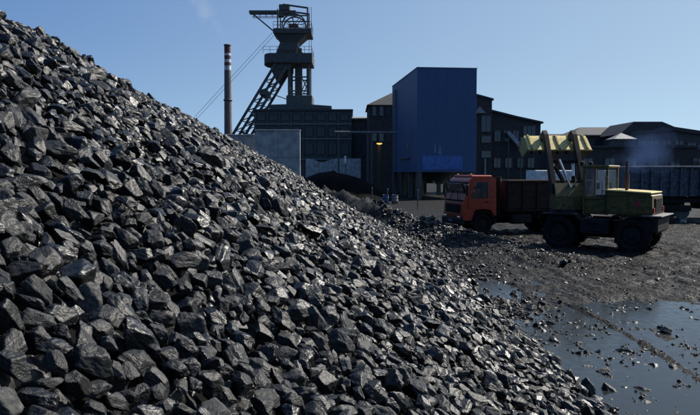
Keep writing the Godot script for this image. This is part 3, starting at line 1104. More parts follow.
func right_sheds() -> void:
	var t := thing("hipped_shed", "dark shed with a low pale edged hipped roof behind the loader", "shed", Vector3(49.5, 0, -130))
	var w := S()
	box(w, Vector3(0, 5.1, -6), Vector3(12.6, 10.2, 12))
	obj("wall", w, M.darksheet, t)
	var r := S()
	hip(r, -6.9, 6.9, -12.5, 0.5, 10.2, -3.2, 3.2, 12.1)
	obj("roof", r, M.roof, t)
	var e := S()
	box(e, Vector3(0, 10.12, 0.6), Vector3(13.8, 0.22, 0.15))
	obj("gutter", e, M.trim, t)
	for k in 4: window_part(t, Vector3(-4.6 + k * 3.0, 8.8, 0.04), 1.2, 0.9, 2, M.glass, M.darksheet)
	var u := thing("long_shed", "long dark shed with a high ridge and roof falling away behind the wagon", "shed", Vector3(60.0, 0, -120))
	var w2 := S()
	prism(w2, PackedVector2Array([Vector2(-11.5, 0), Vector2(16, 0), Vector2(16, 7.6), Vector2(-2.5, 10.6), Vector2(-11.5, 9.9)]), -10.0, 0.0)
	obj("wall", w2, M.darksheet, u)
	var r2 := S()
	prism(r2, PackedVector2Array([Vector2(-12.2, 9.8), Vector2(-9.8, 12.0), Vector2(-4.8, 12.0), Vector2(-2.6, 11.1), Vector2(17, 8.2), Vector2(17, 7.6), Vector2(-2.5, 10.4)]), -10.5, 0.6)
	obj("roof", r2, M.roof, u)
	for k in 7: window_part(u, Vector3(-8.0 + k * 2.2, 8.3 - maxf(k - 3, 0) * 0.35, 0.04), 1.5, 0.7, 2, M.glass, M.darksheet)
	var v := thing("pump_house", "small square tower house with a pale pyramid roof behind the loader", "building", Vector3(40.7, 0, -100))
	var w3 := S()
	box(w3, Vector3(0, 4.0, -1.3), Vector3(2.5, 8.0, 2.6))
	obj("wall", w3, M.sheet, v)
	var r3 := S()
	hip(r3, -1.7, 1.7, -3.0, 0.4, 8.0, -0.05, 0.05, 8.95)
	obj("roof", r3, M.paleroof, v)
	window_part(v, Vector3(0, 6.4, 0.04), 0.9, 1.0, 2, M.glass, M.darksheet)
	var y := thing("store_row", "long low dark store with a flat roof behind wagon and loader", "building", Vector3(48, 0, -92))
	var w4 := S()
	box(w4, Vector3(2, 3.2, -4), Vector3(40, 6.4, 8))
	obj("wall", w4, M.brick, y)
	var r4 := S()
	box(r4, Vector3(2, 6.55, -4), Vector3(40.6, 0.3, 8.6))
	obj("roof", r4, M.roof, y)
	for k in 12: window_part(y, Vector3(-15.5 + k * 3.0, 4.4, 0.04), 1.3, 1.1, 2, M.glass, M.darksheet)
	# inclined conveyor gallery
	var q := thing("conveyor_gallery", "thin inclined conveyor gallery on trestles above the ribbed wagon", "conveyor", Vector3(38, 0, -84))
	var s := S()
	var a := Vector3(5.5, 6.2, 0)
	var b := Vector3(20.0, 3.4, 6.0)
	bar(s, a, b, 0.8, 1.4)
	obj("gallery", s, M.darksheet, q)
	for f in [0.08, 0.5, 0.92]:
		var tr := S()
		var p := a.lerp(b, f)
		for k in [-1, 1]: bar(tr, Vector3(p.x + k * 0.9, 0, p.z), Vector3(p.x + k * 0.3, p.y - 0.7, p.z), 0.18)
		obj("trestle", tr, M.steel, q)

func concrete_walls() -> void:
	var spec := [[-15.5, -7.7, 6.15, -57.0, "lower grey concrete retaining wall running in behind the coal heap", 4], [-7.7, -4.05, 6.42, -55.0, "tall pale concrete wall panel standing at the end of the coal heap", 2]]
	for q in spec:
		var t := thing("concrete_wall", q[4], "wall", Vector3(q[0], 0, q[3]))
		var w: float = (q[1] - q[0]) / q[5]
		for k in q[5]:
			for j in 3:
				var s := S()
				var h: float = q[2] / 3.0
				box(s, Vector3(w * (k + 0.5), h * (j + 0.5), rng.randf_range(-0.012, 0.012)), Vector3(w - 0.015, h - 0.012, 0.4), 0.012)
				obj("panel", s, M.concrete, t)
		var c := S()
		box(c, Vector3((q[1] - q[0]) * 0.5, q[2] + 0.06, 0), Vector3(q[1] - q[0] + 0.06, 0.12, 0.5), 0.015)
		obj("coping", c, M.concrete, t)
	# pale sheeting in the background
	var f := thing("sheet_fence", "pale grey sheet fence with a sagging top edge below the hall", "fence", Vector3(-5.4, 0, -82))
	for k in 12:
		var s := S()
		var x0 := k * 0.56
		var ya := 4.75 - 0.5 * exp(-pow((x0 - 2.0) / 0.9, 2.0))
		var yb := 4.75 - 0.5 * exp(-pow((x0 + 0.56 - 2.0) / 0.9, 2.0))
		prism(s, PackedVector2Array([Vector2(x0, 0), Vector2(x0 + 0.545, 0), Vector2(x0 + 0.545, yb), Vector2(x0, ya)]), -0.03 + (k % 2) * 0.03, (k % 2) * 0.03)
		obj("sheet", s, M.palesheet, f)

func fines_pile() -> void:
	var t := thing("fines_pile", "smooth low pile of black coal fines below the pale fence", "coal", Vector3(-1.6, 0, -72))
	var xs := graded(-6.5, -6.4, 6.4, 6.5, 0.3, 1.1)
	var zs := graded(-5.5, -5.4, 5.4, 5.5, 0.3, 1.1)
	var o := MeshInstance3D.new()
	o.name = "mound"
	o.mesh = sheet(xs, zs, func(x, z):
		var d := Vector2(x / 6.4, z / 5.4).length()
		return maxf(0.0, 3.3 * (1.0 - d * d)) * (1.0 if x < 0 else 0.92) - 0.1 + nfine.get_noise_2d(x * 9.0, z * 9.0) * 0.3 * (1.0 - minf(d, 1.0)))
	o.mesh.surface_set_material(0, M.coalbase)
	t.add_child(o)

func gantry() -> void:
	var t := thing("pipe_bridge", "thin pale pipe on dark posts crossing in front of the hall", "pipe", Vector3(-1.8, 0, -80))
	var s := S()
	tube(s, Vector3(0, 7.84, 0), Vector3(7.4, 7.84, -1.0), 0.13)
	obj("pipe", s, M.trim, t)
	for x in [0.45, 3.9, 4.4, 7.0]:
		var p := S()
		box(p, Vector3(x, 3.92, -0.1 - x * 0.13), Vector3(0.2, 7.8, 0.2))
		obj("post", p, M.steel, t)
	var n := thing("notice_board", "small white notice plate on a post below the pipe bridge", "sign", Vector3(-0.55, 0, -79.0))
	var b := S()
	box(b, Vector3(0, 4.55, 0.06), Vector3(0.24, 0.9, 0.05))
	obj("plate", b, M.white, n)
	var q := S()
	tube(q, Vector3(0, 0, 0), Vector3(0, 5.0, 0), 0.04)
	obj("post", q, M.steel, n)
	var l := thing("yard_lamp", "lit yellowish lamp on an ochre column beside the blue bunker", "lamp", Vector3(3.65, 0, -84))
	var c := S()
	box(c, Vector3(0, 3.2, -0.2), Vector3(0.42, 6.4, 0.42), 0.03)
	obj("column", c, M.ochre, l)
	var c2 := S()
	box(c2, Vector3(0, 6.75, 0.1), Vector3(0.8, 0.12, 0.9), 0.03)
	obj("hood", c2, M.steel, l)
	var e := S()
	lathe(e, Vector3(0, 6.5, 0.2), [Vector2(0.02, 0.0), Vector2(0.3, 0.05), Vector2(0.36, 0.19)], 16)
	obj("lens", e, M.lamp, l)
	var om := OmniLight3D.new()
	om.name = "lamp_light"
	om.light_color = Color(1.0, 0.8, 0.4)
	om.light_energy = 0.05
	om.omni_range = 30.0
	om.omni_attenuation = 2.0
	om.light_size = 0.3
	om.shadow_enabled = true
	l.add_child(om)
	om.position = Vector3(0, 6.4, 0.6)
	# marker posts and drums on the yard
	for q2 in [[2.9, -52.0, 1.75, "thin marker post on the bare yard before the blue bunker"], [5.5, -54.5, 1.6, "thin marker post on the bare yard near the truck nose"], [1.9, -58.0, 1.7, "thin marker post on the yard behind the rubble ridge"]]:
		var m := thing("marker_post", q2[3], "post", Vector3(q2[0], 0.0, q2[1]))
		var ms := S()
		tube(ms, Vector3.ZERO, Vector3(0, q2[2], 0), 0.05)
		obj("shaft", ms, M.steel, m)
		var mc := S()
		tube(mc, Vector3(0, q2[2], 0), Vector3(0, q2[2] + 0.08, 0), 0.065)
		obj("cap", mc, M.trim, m)
	for q3 in [[3.4, -64.0, M.blue, "blue steel drum standing on the yard by the lamp column"], [4.3, -64.3, M.trim, "pale steel drum standing on the yard by the lamp column"]]:
		var d := thing("steel_drum", q3[3], "drum", Vector3(q3[0], 0.05, q3[1]))
		var ds := S()
		lathe(ds, Vector3.ZERO, [Vector2(0, 0), Vector2(0.3, 0.0), Vector2(0.3, 0.29), Vector2(0.32, 0.31), Vector2(0.3, 0.33), Vector2(0.3, 0.58), Vector2(0.32, 0.6), Vector2(0.3, 0.62), Vector2(0.3, 0.9), Vector2(0.28, 0.88), Vector2(0, 0.88)], 20)
		obj("body", ds, q3[2], d)

# ------------------------------------------------------------------ vehicles (forward is -z)
func wheel(parent: Node, c: Vector3, r: float, w: float, lugs := 0) -> void:
	var n := Node3D.new()
	n.name = "wheel"
	parent.add_child(n, true)
	n.position = c
	var t := S()
	var prof := [[r * 0.58, -w * 0.45], [r * 0.88, -w * 0.5], [r * 0.98, -w * 0.38], [r, 0.0], [r * 0.98, w * 0.38], [r * 0.88, w * 0.5], [r * 0.58, w * 0.45], [r * 0.58, -w * 0.45]]
	t.set_smooth_group(1)
	for j in prof.size() - 1:
		for k in 28:
			var q := []
			for e in [[j, k], [j, k + 1], [j + 1, k + 1], [j + 1, k]]:
				var a: float = TAU * e[1] / 28
				q.append(Vector3(prof[e[0]][1], cos(a) * prof[e[0]][0], sin(a) * prof[e[0]][0]))
			var a2 := TAU * (k + 0.5) / 28
			var cen := Vector3(0, cos(a2), sin(a2)) * r * 0.75
			quad(t, q[0], q[1], q[2], q[3], cen)
	t.set_smooth_group(-1)
	var lg := lugs if lugs > 0 else 22
	for k in lg:
		for s in [-1, 1]:
			var a := TAU * (k + (0.5 if s > 0 else 0.0)) / lg
			var b := Basis(Vector3.RIGHT, a) * Basis(Vector3.UP, s * 0.5)
			box(t, Vector3(s * w * 0.24, cos(a) * r, sin(a) * r), Vector3(w * 0.46, r * 0.06, r * (0.11 if lugs else 0.08)), 0.0, b)
	obj("tyre", t, M.rubber, n)
	var h := S()
	for s in [-1, 1]:
		tube(h, Vector3(s * w * 0.12, 0, 0), Vector3(s * w * 0.40, 0, 0), r * 0.57, r * 0.5, 20)
		tube(h, Vector3(s * w * 0.40, 0, 0), Vector3(s * w * 0.52, 0, 0), r * 0.22, r * 0.17, 14)
		for k in 8: box(h, Vector3(s * w * 0.42, cos(TAU * k / 8) * r * 0.36, sin(TAU * k / 8) * r * 0.36), Vector3(0.05, 0.04, 0.04))
	obj("rim", h, M.chassis, n)

func truck() -> void:
	var t := thing("dump_truck", "orange cabbed tipper truck with a dark rusty bed waiting for loading", "truck", Vector3(8.75, 0.02, -34.6), deg_to_rad(104.0))
	var zf := -3.65    # nose
	# cab as one shell with window openings left dark behind glass
	var cab := S()
	var side := PackedVector2Array([Vector2(zf, 0.72), Vector2(zf - 0.04, 1.0), Vector2(zf, 1.58), Vector2(zf + 0.3, 2.68), Vector2(zf + 0.48, 2.84), Vector2(zf + 1.5, 2.86), Vector2(zf + 1.72, 2.74), Vector2(zf + 1.75, 0.95), Vector2(zf + 1.62, 0.95), Vector2(zf + 1.45, 1.22), Vector2(zf + 1.05, 1.28), Vector2(zf + 0.62, 1.22), Vector2(zf + 0.42, 0.72)])
	prism(cab, side, -1.2, 1.2, 0)
	obj("cab", cab, M.orange, t)
	var rf := S()
	box(rf, Vector3(0, 2.875, zf + 1.0), Vector3(2.2, 0.1, 1.1), 0.04)
	obj("roof_panel", rf, M.orange, t)
	# windscreen and side windows, with rubber surrounds
	var tilt := Basis(Vector3.RIGHT, -atan2(0.3, 1.1))
	var ws := S()
	box(ws, Vector3(0, 2.12, zf + 0.125), Vector3(2.06, 0.86, 0.05), 0.01, tilt)
	obj("windscreen", ws, M.glass, t)
	var wf := S()
	for s in [-1, 1]: box(wf, Vector3(s * 1.07, 2.12, zf + 0.115), Vector3(0.08, 0.98, 0.06), 0.01, tilt)
	for s in [-1, 1]: box(wf, Vector3(0, 2.12 + s * 0.44, zf + 0.125 + s * 0.12), Vector3(2.2, 0.07, 0.06), 0.01, tilt)
	obj("windscreen_seal", wf, M.rubber, t)
	for s in [-1.0, 1.0]:
		var d := S()
		prism(d, PackedVector2Array([Vector2(zf + 0.28, 1.3), Vector2(zf + 0.22, 1.62), Vector2(zf + 0.5, 2.66), Vector2(zf + 1.38, 2.68), Vector2(zf + 1.38, 1.36), Vector2(zf + 0.62, 1.32)]), s * 1.2, s * 1.225, 0)
		var door := obj("door", d, M.orange, t)
		var g := S()
		prism(g, PackedVector2Array([Vector2(zf + 0.36, 1.78), Vector2(zf + 0.58, 2.58), Vector2(zf + 1.28, 2.58), Vector2(zf + 1.28, 1.78)]), s * 1.22, s * 1.232, 0)
		obj("window", g, M.glass, door)
		var hd := S()
		box(hd, Vector3(s * 1.25, 1.62, zf + 1.22), Vector3(0.05, 0.05, 0.16), 0.01)
		obj("handle", hd, M.chassis, door)
		var mr := S()
		tube(mr, Vector3(s * 1.2, 2.5, zf + 0.32), Vector3(s * 1.46, 2.45, zf + 0.1), 0.02)
		box(mr, Vector3(s * 1.48, 2.2, zf + 0.08), Vector3(0.2, 0.5, 0.07), 0.02)
		obj("mirror", mr, M.chassis, t)
		var hl := S()
		box(hl, Vector3(s * 0.85, 0.82, zf - 0.09), Vector3(0.34, 0.2, 0.06), 0.03)
		obj("headlight", hl, M.chrome, t)
		var mg := S()
		var arch := PackedVector2Array()
		for k in 9: arch.append(Vector2(-2.6 + cos(PI - PI * k / 8) * 0.66, 0.52 + sin(PI * k / 8) * 0.66))
		for k in 9: arch.append(Vector2(-2.6 + cos(PI * k / 8) * 0.62, 0.52 + sin(PI * k / 8) * 0.62))
		prism(mg, arch, s * 0.8, s * 1.22, 0)
		obj("mudguard", mg, M.chassis, t)
		var stp := S()
		box(stp, Vector3(s * 1.08, 0.55, zf + 0.38), Vector3(0.22, 0.05, 0.36), 0.01)
		obj("step", stp, M.chassis, t)
	var gr := S()
	box(gr, Vector3(0, 1.28, zf - 0.05), Vector3(1.7, 0.42, 0.04), 0.01)
	for k in 5: box(gr, Vector3(0, 1.12 + k * 0.08, zf - 0.08), Vector3(1.66, 0.025, 0.03))
	obj("grille", gr, M.chassis, t)
	var bp := S()
	box(bp, Vector3(0, 0.66, zf - 0.04), Vector3(2.42, 0.34, 0.26), 0.05)
	obj("bumper", bp, M.chassis, t)
	for s in [-1, 1]:
		var ml := S()
		box(ml, Vector3(s * 0.8, 2.96, zf + 0.55), Vector3(0.16, 0.07, 0.1), 0.02)
		obj("marker_light", ml, M.lampamber, t)
	for s in [-1, 1]:
		var wi := S()
		bar(wi, Vector3(s * 0.55, 1.66, zf - 0.02), Vector3(s * 0.2, 2.25, zf + 0.12), 0.025)
		obj("wiper", wi, M.rubber, t)
		var mf := S()
		box(mf, Vector3(s * 0.86, 0.5, 3.35), Vector3(0.6, 0.5, 0.02))
		obj("mud_flap", mf, M.rubber, t)
	var np := S()
	box(np, Vector3(0, 0.68, zf - 0.185), Vector3(0.52, 0.12, 0.02), 0.004)
	obj("number_plate", np, M.trim, t)
	# chassis
	var ch := S()
	for s in [-0.42, 0.42]: box(ch, Vector3(s, 0.86, 0.2), Vector3(0.1, 0.26, 7.2), 0.01)
	for k in 6: box(ch, Vector3(0, 0.86, -2.8 + k * 1.2), Vector3(0.84, 0.14, 0.12))
	for z in [-2.6, 1.35, 2.65]: tube(ch, Vector3(-1.0, 0.52, z), Vector3(1.0, 0.52, z), 0.09)
	box(ch, Vector3(0, 0.7, -2.3), Vector3(0.7, 0.6, 1.4), 0.05)
	obj("chassis", ch, M.chassis, t)
	for s in [-1.0, 1.0]:
		wheel(t, Vector3(s * 1.0, 0.52, -2.6), 0.52, 0.3)
		for z in [1.35, 2.65]:
			wheel(t, Vector3(s * 1.02, 0.52, z), 0.52, 0.28)
			wheel(t, Vector3(s * 0.7, 0.52, z), 0.52, 0.28)
	var ft := S()
	box(ft, Vector3(-0.95, 0.75, -0.5), Vector3(0.5, 0.48, 1.1), 0.08)
	obj("fuel_tank", ft, M.chassis, t)
	var sw := S()
	tube(sw, Vector3(0.9, 0.7, -1.0), Vector3(0.9, 0.7, -0.1), 0.3, 0.3, 16)
	obj("air_tank", sw, M.chassis, t)
	var af := S()
	tube(af, Vector3(-0.85, 1.0, -1.65), Vector3(-0.85, 2.6, -1.65), 0.11, 0.11, 12)
	tube(af, Vector3(-0.85, 2.6, -1.65), Vector3(-0.85, 2.85, -1.65), 0.17, 0.15, 12)
	obj("air_intake", af, M.chassis, t)
	# tipping body
	var z0 := -1.35
	var z1 := 3.5
	var fl := S()
	box(fl, Vector3(0, 1.2, (z0 + z1) * 0.5), Vector3(2.4, 0.16, z1 - z0), 0.01)
	for k in 8: box(fl, Vector3(0, 1.08, z0 + 0.4 + k * 0.58), Vector3(2.2, 0.1, 0.1))
	var body := obj("tipper_floor", fl, M.bed, t)
	for s in [-1.0, 1.0]:
		var sd := S()
		box(sd, Vector3(s * 1.22, 1.95, (z0 + z1) * 0.5), Vector3(0.06, 1.36, z1 - z0), 0.01)
		box(sd, Vector3(s * 1.24, 2.62, (z0 + z1) * 0.5), Vector3(0.12, 0.12, z1 - z0), 0.02)
		obj("side_board", sd, M.bed, t)
		for k in 7:
			var rb := S()
			box(rb, Vector3(s * 1.285, 1.9, z0 + 0.08 + k * (z1 - z0 - 0.16) / 6), Vector3(0.07, 1.4, 0.1), 0.01)
			obj("rib", rb, M.bed, t)
	for z in [z0, z1]:
		var eb := S()
		box(eb, Vector3(0, 1.95, z), Vector3(2.36, 1.4, 0.07), 0.01)
		obj("head_board" if z < 0 else "tailgate", eb, M.bed, t)
	var ram := S()
	tube(ram, Vector3(0, 0.9, -1.5), Vector3(0, 2.3, -1.5), 0.1)
	obj("tipping_ram", ram, M.chassis, t)
	for s in [-1, 1]:
		var tl := S()
		box(tl, Vector3(s * 0.9, 0.8, 3.84), Vector3(0.36, 0.14, 0.06), 0.01)
		obj("tail_light", tl, M.lampred, t)
	var ld := S()
	var xs := graded(-1.19, -1.15, 1.15, 1.19, 0.12, 1.0)
	var zs := graded(z0 + 0.04, z0 + 0.1, z1 - 0.1, z1 - 0.04, 0.12, 1.0)
	var o := thing("coal_load", "black coal load lying in the dark truck bed", "coal", t.position, t.rotation.y)
	tag(o, "", "", "", "stuff")
	var lm := MeshInstance3D.new()
	lm.name = "surface"
	lm.mesh = sheet(xs, zs, func(x, z): return 2.1 + 0.35 * cos(x * 1.2) * cos((z - 1.0) * 0.55) + nfine.get_noise_2d(x * 60.0, z * 60.0) * 0.1)
	lm.mesh.surface_set_material(0, M.coalbase)
	o.add_child(lm)

func loader() -> void:
	var t := thing("wheel_loader", "dirty yellow green wheel loader tipping its raised bucket over the truck bed", "loader", Vector3(10.25, 0.02, -27.15), deg_to_rad(55.0))
	for s in [-1.0, 1.0]:
		wheel(t, Vector3(s * 0.98, 0.66, 1.35), 0.66, 0.46, 16)
		wheel(t, Vector3(s * 0.98, 0.66, -1.45), 0.66, 0.46, 16)
	var ch := S()
	box(ch, Vector3(0, 0.92, 0.1), Vector3(1.1, 0.46, 4.0), 0.03)
	for z in [-1.45, 1.35]: tube(ch, Vector3(-0.9, 0.66, z), Vector3(0.9, 0.66, z), 0.16)
	box(ch, Vector3(0, 0.62, 0.0), Vector3(0.8, 0.3, 1.6), 0.04)
	obj("chassis", ch, M.chassis, t)
	for s in [-1.0, 1.0]:
		for z in [-1.45, 1.35]:
			var fd := S()
			prism(fd, PackedVector2Array([Vector2(z - 0.85, 1.2), Vector2(z - 0.7, 1.42), Vector2(z + 0.7, 1.42), Vector2(z + 0.85, 1.2), Vector2(z + 0.8, 1.18), Vector2(z + 0.67, 1.37), Vector2(z - 0.67, 1.37), Vector2(z - 0.8, 1.18)]), s * 0.62, s * 1.24, 0)
			obj("fender", fd, M.chassis, t)
		var tk := S()
		box(tk, Vector3(s * 0.86, 0.95, -0.05), Vector3(0.6, 0.62, 1.1), 0.05)
		obj("side_tank", tk, M.chassis, t)
	# engine hood and counterweight
	var hd := S()
	prism(hd, PackedVector2Array([Vector2(0.35, 1.44), Vector2(0.35, 2.34), Vector2(1.92, 2.25), Vector2(2.02, 2.17), Vector2(2.04, 1.44)]), -1.0, 1.0, 0)
	var hood := obj("engine_hood", hd, M.olive, t)
	var tp := S()
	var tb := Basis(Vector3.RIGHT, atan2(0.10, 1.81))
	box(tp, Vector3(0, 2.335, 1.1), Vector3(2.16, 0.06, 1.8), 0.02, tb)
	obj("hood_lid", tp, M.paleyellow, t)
	for s in [-1.0, 1.0]:
		for k in 2:
			var pn := S()
			box(pn, Vector3(s * 1.01, 1.82, 0.77 + k * 0.78), Vector3(0.03, 0.66, 0.7), 0.01)
			obj("hood_panel", pn, M.olive, hood)
	var gr := S()
	box(gr, Vector3(0, 1.8, 2.05), Vector3(1.3, 0.55, 0.04), 0.01)
	for k in 7: box(gr, Vector3(0, 1.58 + k * 0.075, 2.08), Vector3(1.24, 0.03, 0.03))
	obj("radiator_grille", gr, M.chassis, t)
	var cw := S()
	box(cw, Vector3(0, 1.08, 1.95), Vector3(2.3, 0.62, 0.62), 0.08)
	obj("counterweight", cw, M.chassis, t)
	var bm := S()
	box(bm, Vector3(0, 1.42, 2.05), Vector3(2.44, 0.05, 0.72), 0.015)
	obj("rear_step", bm, M.trim, t)
	var tr := S()
	prism(tr, PackedVector2Array([Vector2(1.38, 1.78), Vector2(1.66, 1.78), Vector2(1.52, 2.03)]), -1.052, -1.03, 0)
	obj("warning_triangle", tr, M.lampred, t)
	for s in [-1, 1]:
		var tl := S()
		box(tl, Vector3(s * 0.9, 1.62, 2.07), Vector3(0.14, 0.22, 0.05), 0.01)
		obj("tail_light", tl, M.lampred, t)
	var ex := S()
	tube(ex, Vector3(-0.55, 2.3, 1.0), Vector3(-0.55, 3.5, 1.0), 0.055, 0.055, 10)
	tube(ex, Vector3(-0.55, 2.45, 1.0), Vector3(-0.55, 3.0, 1.0), 0.1, 0.1, 10)
	obj("exhaust_pipe", ex, M.rust, t)
	var sm := thing("exhaust_smoke", "thin blue exhaust smoke drifting from the loader pipe", "smoke", Vector3(12.1, 3.9, -27.2))
	tag(sm, "", "", "", "stuff")
	puffs(sm, Vector3(-1.1, -0.4, 0), Vector3(0.7, -0.1, -0.3), 18, 0.3, 0.7, 0.035)
	# cab of posts and panes
	for x in [-0.78, 0.78]:
		var cf := S()
		for z in [-0.55, 0.33]: bar(cf, Vector3(x, 1.4, z), Vector3(x, 3.26, z), 0.085)
		bar(cf, Vector3(x, 2.05, -0.55), Vector3(x, 2.05, 0.33), 0.07)
		obj("cab_frame", cf, M.olive, t)
	var cbx := S()
	box(cbx, Vector3(0, 1.72, -0.1), Vector3(1.56, 0.62, 0.86), 0.03)
	obj("cab_body", cbx, M.olive, t)
	var rf := S()
	box(rf, Vector3(0, 3.3, -0.11), Vector3(1.74, 0.1, 1.06), 0.03)
	obj("cab_roof", rf, M.olive, t)
	for x in [-0.78, 0.78]:
		var g := S()
		box(g, Vector3(x, 2.66, -0.11), Vector3(0.012, 1.12, 0.78))
		obj("side_pane", g, M.pane, t)
	for z in [-0.55, 0.33]:
		var g := S()
		box(g, Vector3(0, 2.66, z), Vector3(1.46, 1.12, 0.012))
		obj("front_pane" if z < 0 else "rear_pane", g, M.pane, t)
	var st := S()
	box(st, Vector3(0, 2.1, -0.0), Vector3(0.5, 0.14, 0.5), 0.03)
	box(st, Vector3(0, 2.4, 0.22), Vector3(0.5, 0.6, 0.12), 0.03)
	obj("seat", st, M.chassis, t)
	var hr := S()
	bar(hr, Vector3(-1.08, 1.5, 0.36), Vector3(-1.08, 2.9, 0.36), 0.03)
	bar(hr, Vector3(-1.08, 2.9, 0.36), Vector3(-0.82, 2.9, 0.36), 0.03)
	obj("grab_rail", hr, M.chassis, t)
	for k in 3:
		var sp := S()
		box(sp, Vector3(-1.12, 0.5 + k * 0.3, -0.1), Vector3(0.22, 0.04, 0.5), 0.01)
		obj("access_step", sp, M.chassis, t)
	for s in [-1.0, 1.0]:
		var wl := S()
		tube(wl, Vector3(s * 0.6, 3.42, -0.62), Vector3(s * 0.6, 3.42, -0.74), 0.09, 0.11, 12)
		box(wl, Vector3(s * 0.6, 3.36, -0.58), Vector3(0.05, 0.1, 0.06))
		obj("work_lamp", wl, M.chassis, t)
	for k in 3:
		var ho := S()
		var last := Vector3(-0.25 + k * 0.22, 1.6, -0.62)
		for q in range(1, 9):
			var f := q / 8.0
			var nx := Vector3(-0.25 + k * 0.22 + sin(f * 3.0) * 0.15, 1.6 + f * 0.9 + sin(f * PI) * 0.25, -0.62 - f * 0.55)
			tube(ho, last, nx, 0.028, 0.028, 7, false)
			last = nx
		obj("hose", ho, M.rubber, t)
	# turntable
	var tu := S()
	lathe(tu, Vector3(0, 0, -1.45), [Vector2(0.0, 1.15), Vector2(0.72, 1.15), Vector2(0.72, 1.5), Vector2(0.6, 1.55), Vector2(0, 1.55)], 24)
	obj("turntable", tu, M.chassis, t)
	# swung boom with bucket
	var b := Node3D.new()
	b.name = "boom"
	t.add_child(b)
	b.position = Vector3(0, 0, -1.45)
	b.rotation.y = deg_to_rad(-55.0 - 4.0)
	var tw := S()
	prism(tw, PackedVector2Array([Vector2(0.62, 1.55), Vector2(0.62, 2.1), Vector2(0.25, 2.62), Vector2(-0.3, 2.62), Vector2(-0.6, 2.0), Vector2(-0.6, 1.55)]), -0.6, 0.6, 0)
	obj("tower", tw, M.olive, b)
	for s in [-1.0, 1.0]:
		var a := S()
		prism(a, PackedVector2Array([Vector2(0.3, 2.2), Vector2(0.25, 2.6), Vector2(-0.7, 3.9), Vector2(-1.35, 4.72), Vector2(-1.75, 4.92), Vector2(-2.2, 4.75), Vector2(-2.35, 4.35), Vector2(-2.1, 4.3), Vector2(-2.0, 4.5), Vector2(-1.75, 4.55), Vector2(-1.5, 4.42), Vector2(-0.85, 3.45), Vector2(-0.15, 2.2)]), s * 0.52, s * 0.70, 0)
		obj("arm", a, M.chassis, b)
		var cy := S()
		tube(cy, Vector3(s * 0.42, 1.8, -0.45), Vector3(s * 0.42, 2.9, -0.75), 0.09)
		obj("lift_cylinder", cy, M.chassis, b)
		var rd := S()
		tube(rd, Vector3(s * 0.42, 2.9, -0.75), Vector3(s * 0.42, 3.6, -0.92), 0.05)
		obj("lift_rod", rd, M.chrome, b)
	var xt := S()
	tube(xt, Vector3(-0.6, 3.55, -0.72), Vector3(0.6, 3.55, -0.72), 0.1)
	obj("cross_tube", xt, M.chassis, b)
	var tc := S()
	tube(tc, Vector3(-0.1, 2.5, 0.15), Vector3(-0.42, 3.3, -0.5), 0.085)
	obj("tilt_cylinder", tc, M.chassis, b)
	var tcr := S()
	tube(tcr, Vector3(0.06, 2.45, 0.32), Vector3(-0.42, 3.6, 0.22), 0.055)
	obj("tilt_rod", tcr, M.chrome, b)
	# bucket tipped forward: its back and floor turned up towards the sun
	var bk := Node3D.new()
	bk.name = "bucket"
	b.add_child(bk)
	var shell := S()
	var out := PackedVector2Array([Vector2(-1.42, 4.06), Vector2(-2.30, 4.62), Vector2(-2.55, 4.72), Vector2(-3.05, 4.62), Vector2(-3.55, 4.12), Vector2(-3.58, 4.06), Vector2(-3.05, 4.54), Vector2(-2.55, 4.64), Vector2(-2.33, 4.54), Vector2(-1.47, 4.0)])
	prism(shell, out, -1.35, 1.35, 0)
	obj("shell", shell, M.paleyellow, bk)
	for k in 5:
		var st2 := S()
		var bx := -1.2 + k * 0.6
		prism(st2, PackedVector2Array([Vector2(-1.40, 4.07), Vector2(-2.28, 4.63), Vector2(-2.55, 4.73), Vector2(-2.55, 4.79), Vector2(-2.26, 4.69), Vector2(-1.36, 4.11)]), bx - 0.03, bx + 0.03, 0)
		obj("stiffener", st2, M.yellow, bk)
	var ce := S()
	prism(ce, PackedVector2Array([Vector2(-3.05, 4.63), Vector2(-3.6, 4.08), Vector2(-3.64, 4.1), Vector2(-3.08, 4.67)]), -1.4, 1.4, 0)
	obj("cutting_edge", ce, M.steel, bk)
	for s in [-1.0, 1.0]:
		var e := S()
		prism(e, PackedVector2Array([Vector2(-1.46, 4.03), Vector2(-2.31, 4.58), Vector2(-2.55, 4.68), Vector2(-3.05, 4.58), Vector2(-3.5, 4.1), Vector2(-2.6, 3.75)]), s * 1.35, s * 1.39, 0)
		obj("end_plate", e, M.yellow, bk)
	for k in 7:
		var lp := S()
		box(lp, Vector3(-1.2 + k * 0.4, 4.02, -3.62), Vector3(0.1, 0.1, 0.2), 0.01, Basis(Vector3.RIGHT, -0.8))
		obj("tooth", lp, M.chassis, bk)

func puffs(parent: Node, a: Vector3, b: Vector3, n: int, r0: float, r1: float, density: float, tint := Color(0.5, 0.64, 0.9)) -> void:
	var fm := FogMaterial.new()
	fm.albedo = tint
	fm.density = density
	for k in n:
		var f := float(k) / (n - 1)
		var r := lerpf(r0, r1, f) * rng.randf_range(0.6, 1.3)
		var fv := FogVolume.new()
		fv.name = "puff"
		fv.shape = RenderingServer.FOG_VOLUME_SHAPE_ELLIPSOID
		fv.size = Vector3(r * rng.randf_range(1.6, 2.8), r * rng.randf_range(1.2, 2.0), r * 2.0)
		fv.material = fm
		parent.add_child(fv, true)
		fv.position = a.lerp(b, f) + Vector3(rng.randf_range(-1, 1), rng.randf_range(-1, 1), rng.randf_range(-1, 1)) * r * 0.7
		fv.rotation.z = rng.randf_range(-0.7, 0.7)

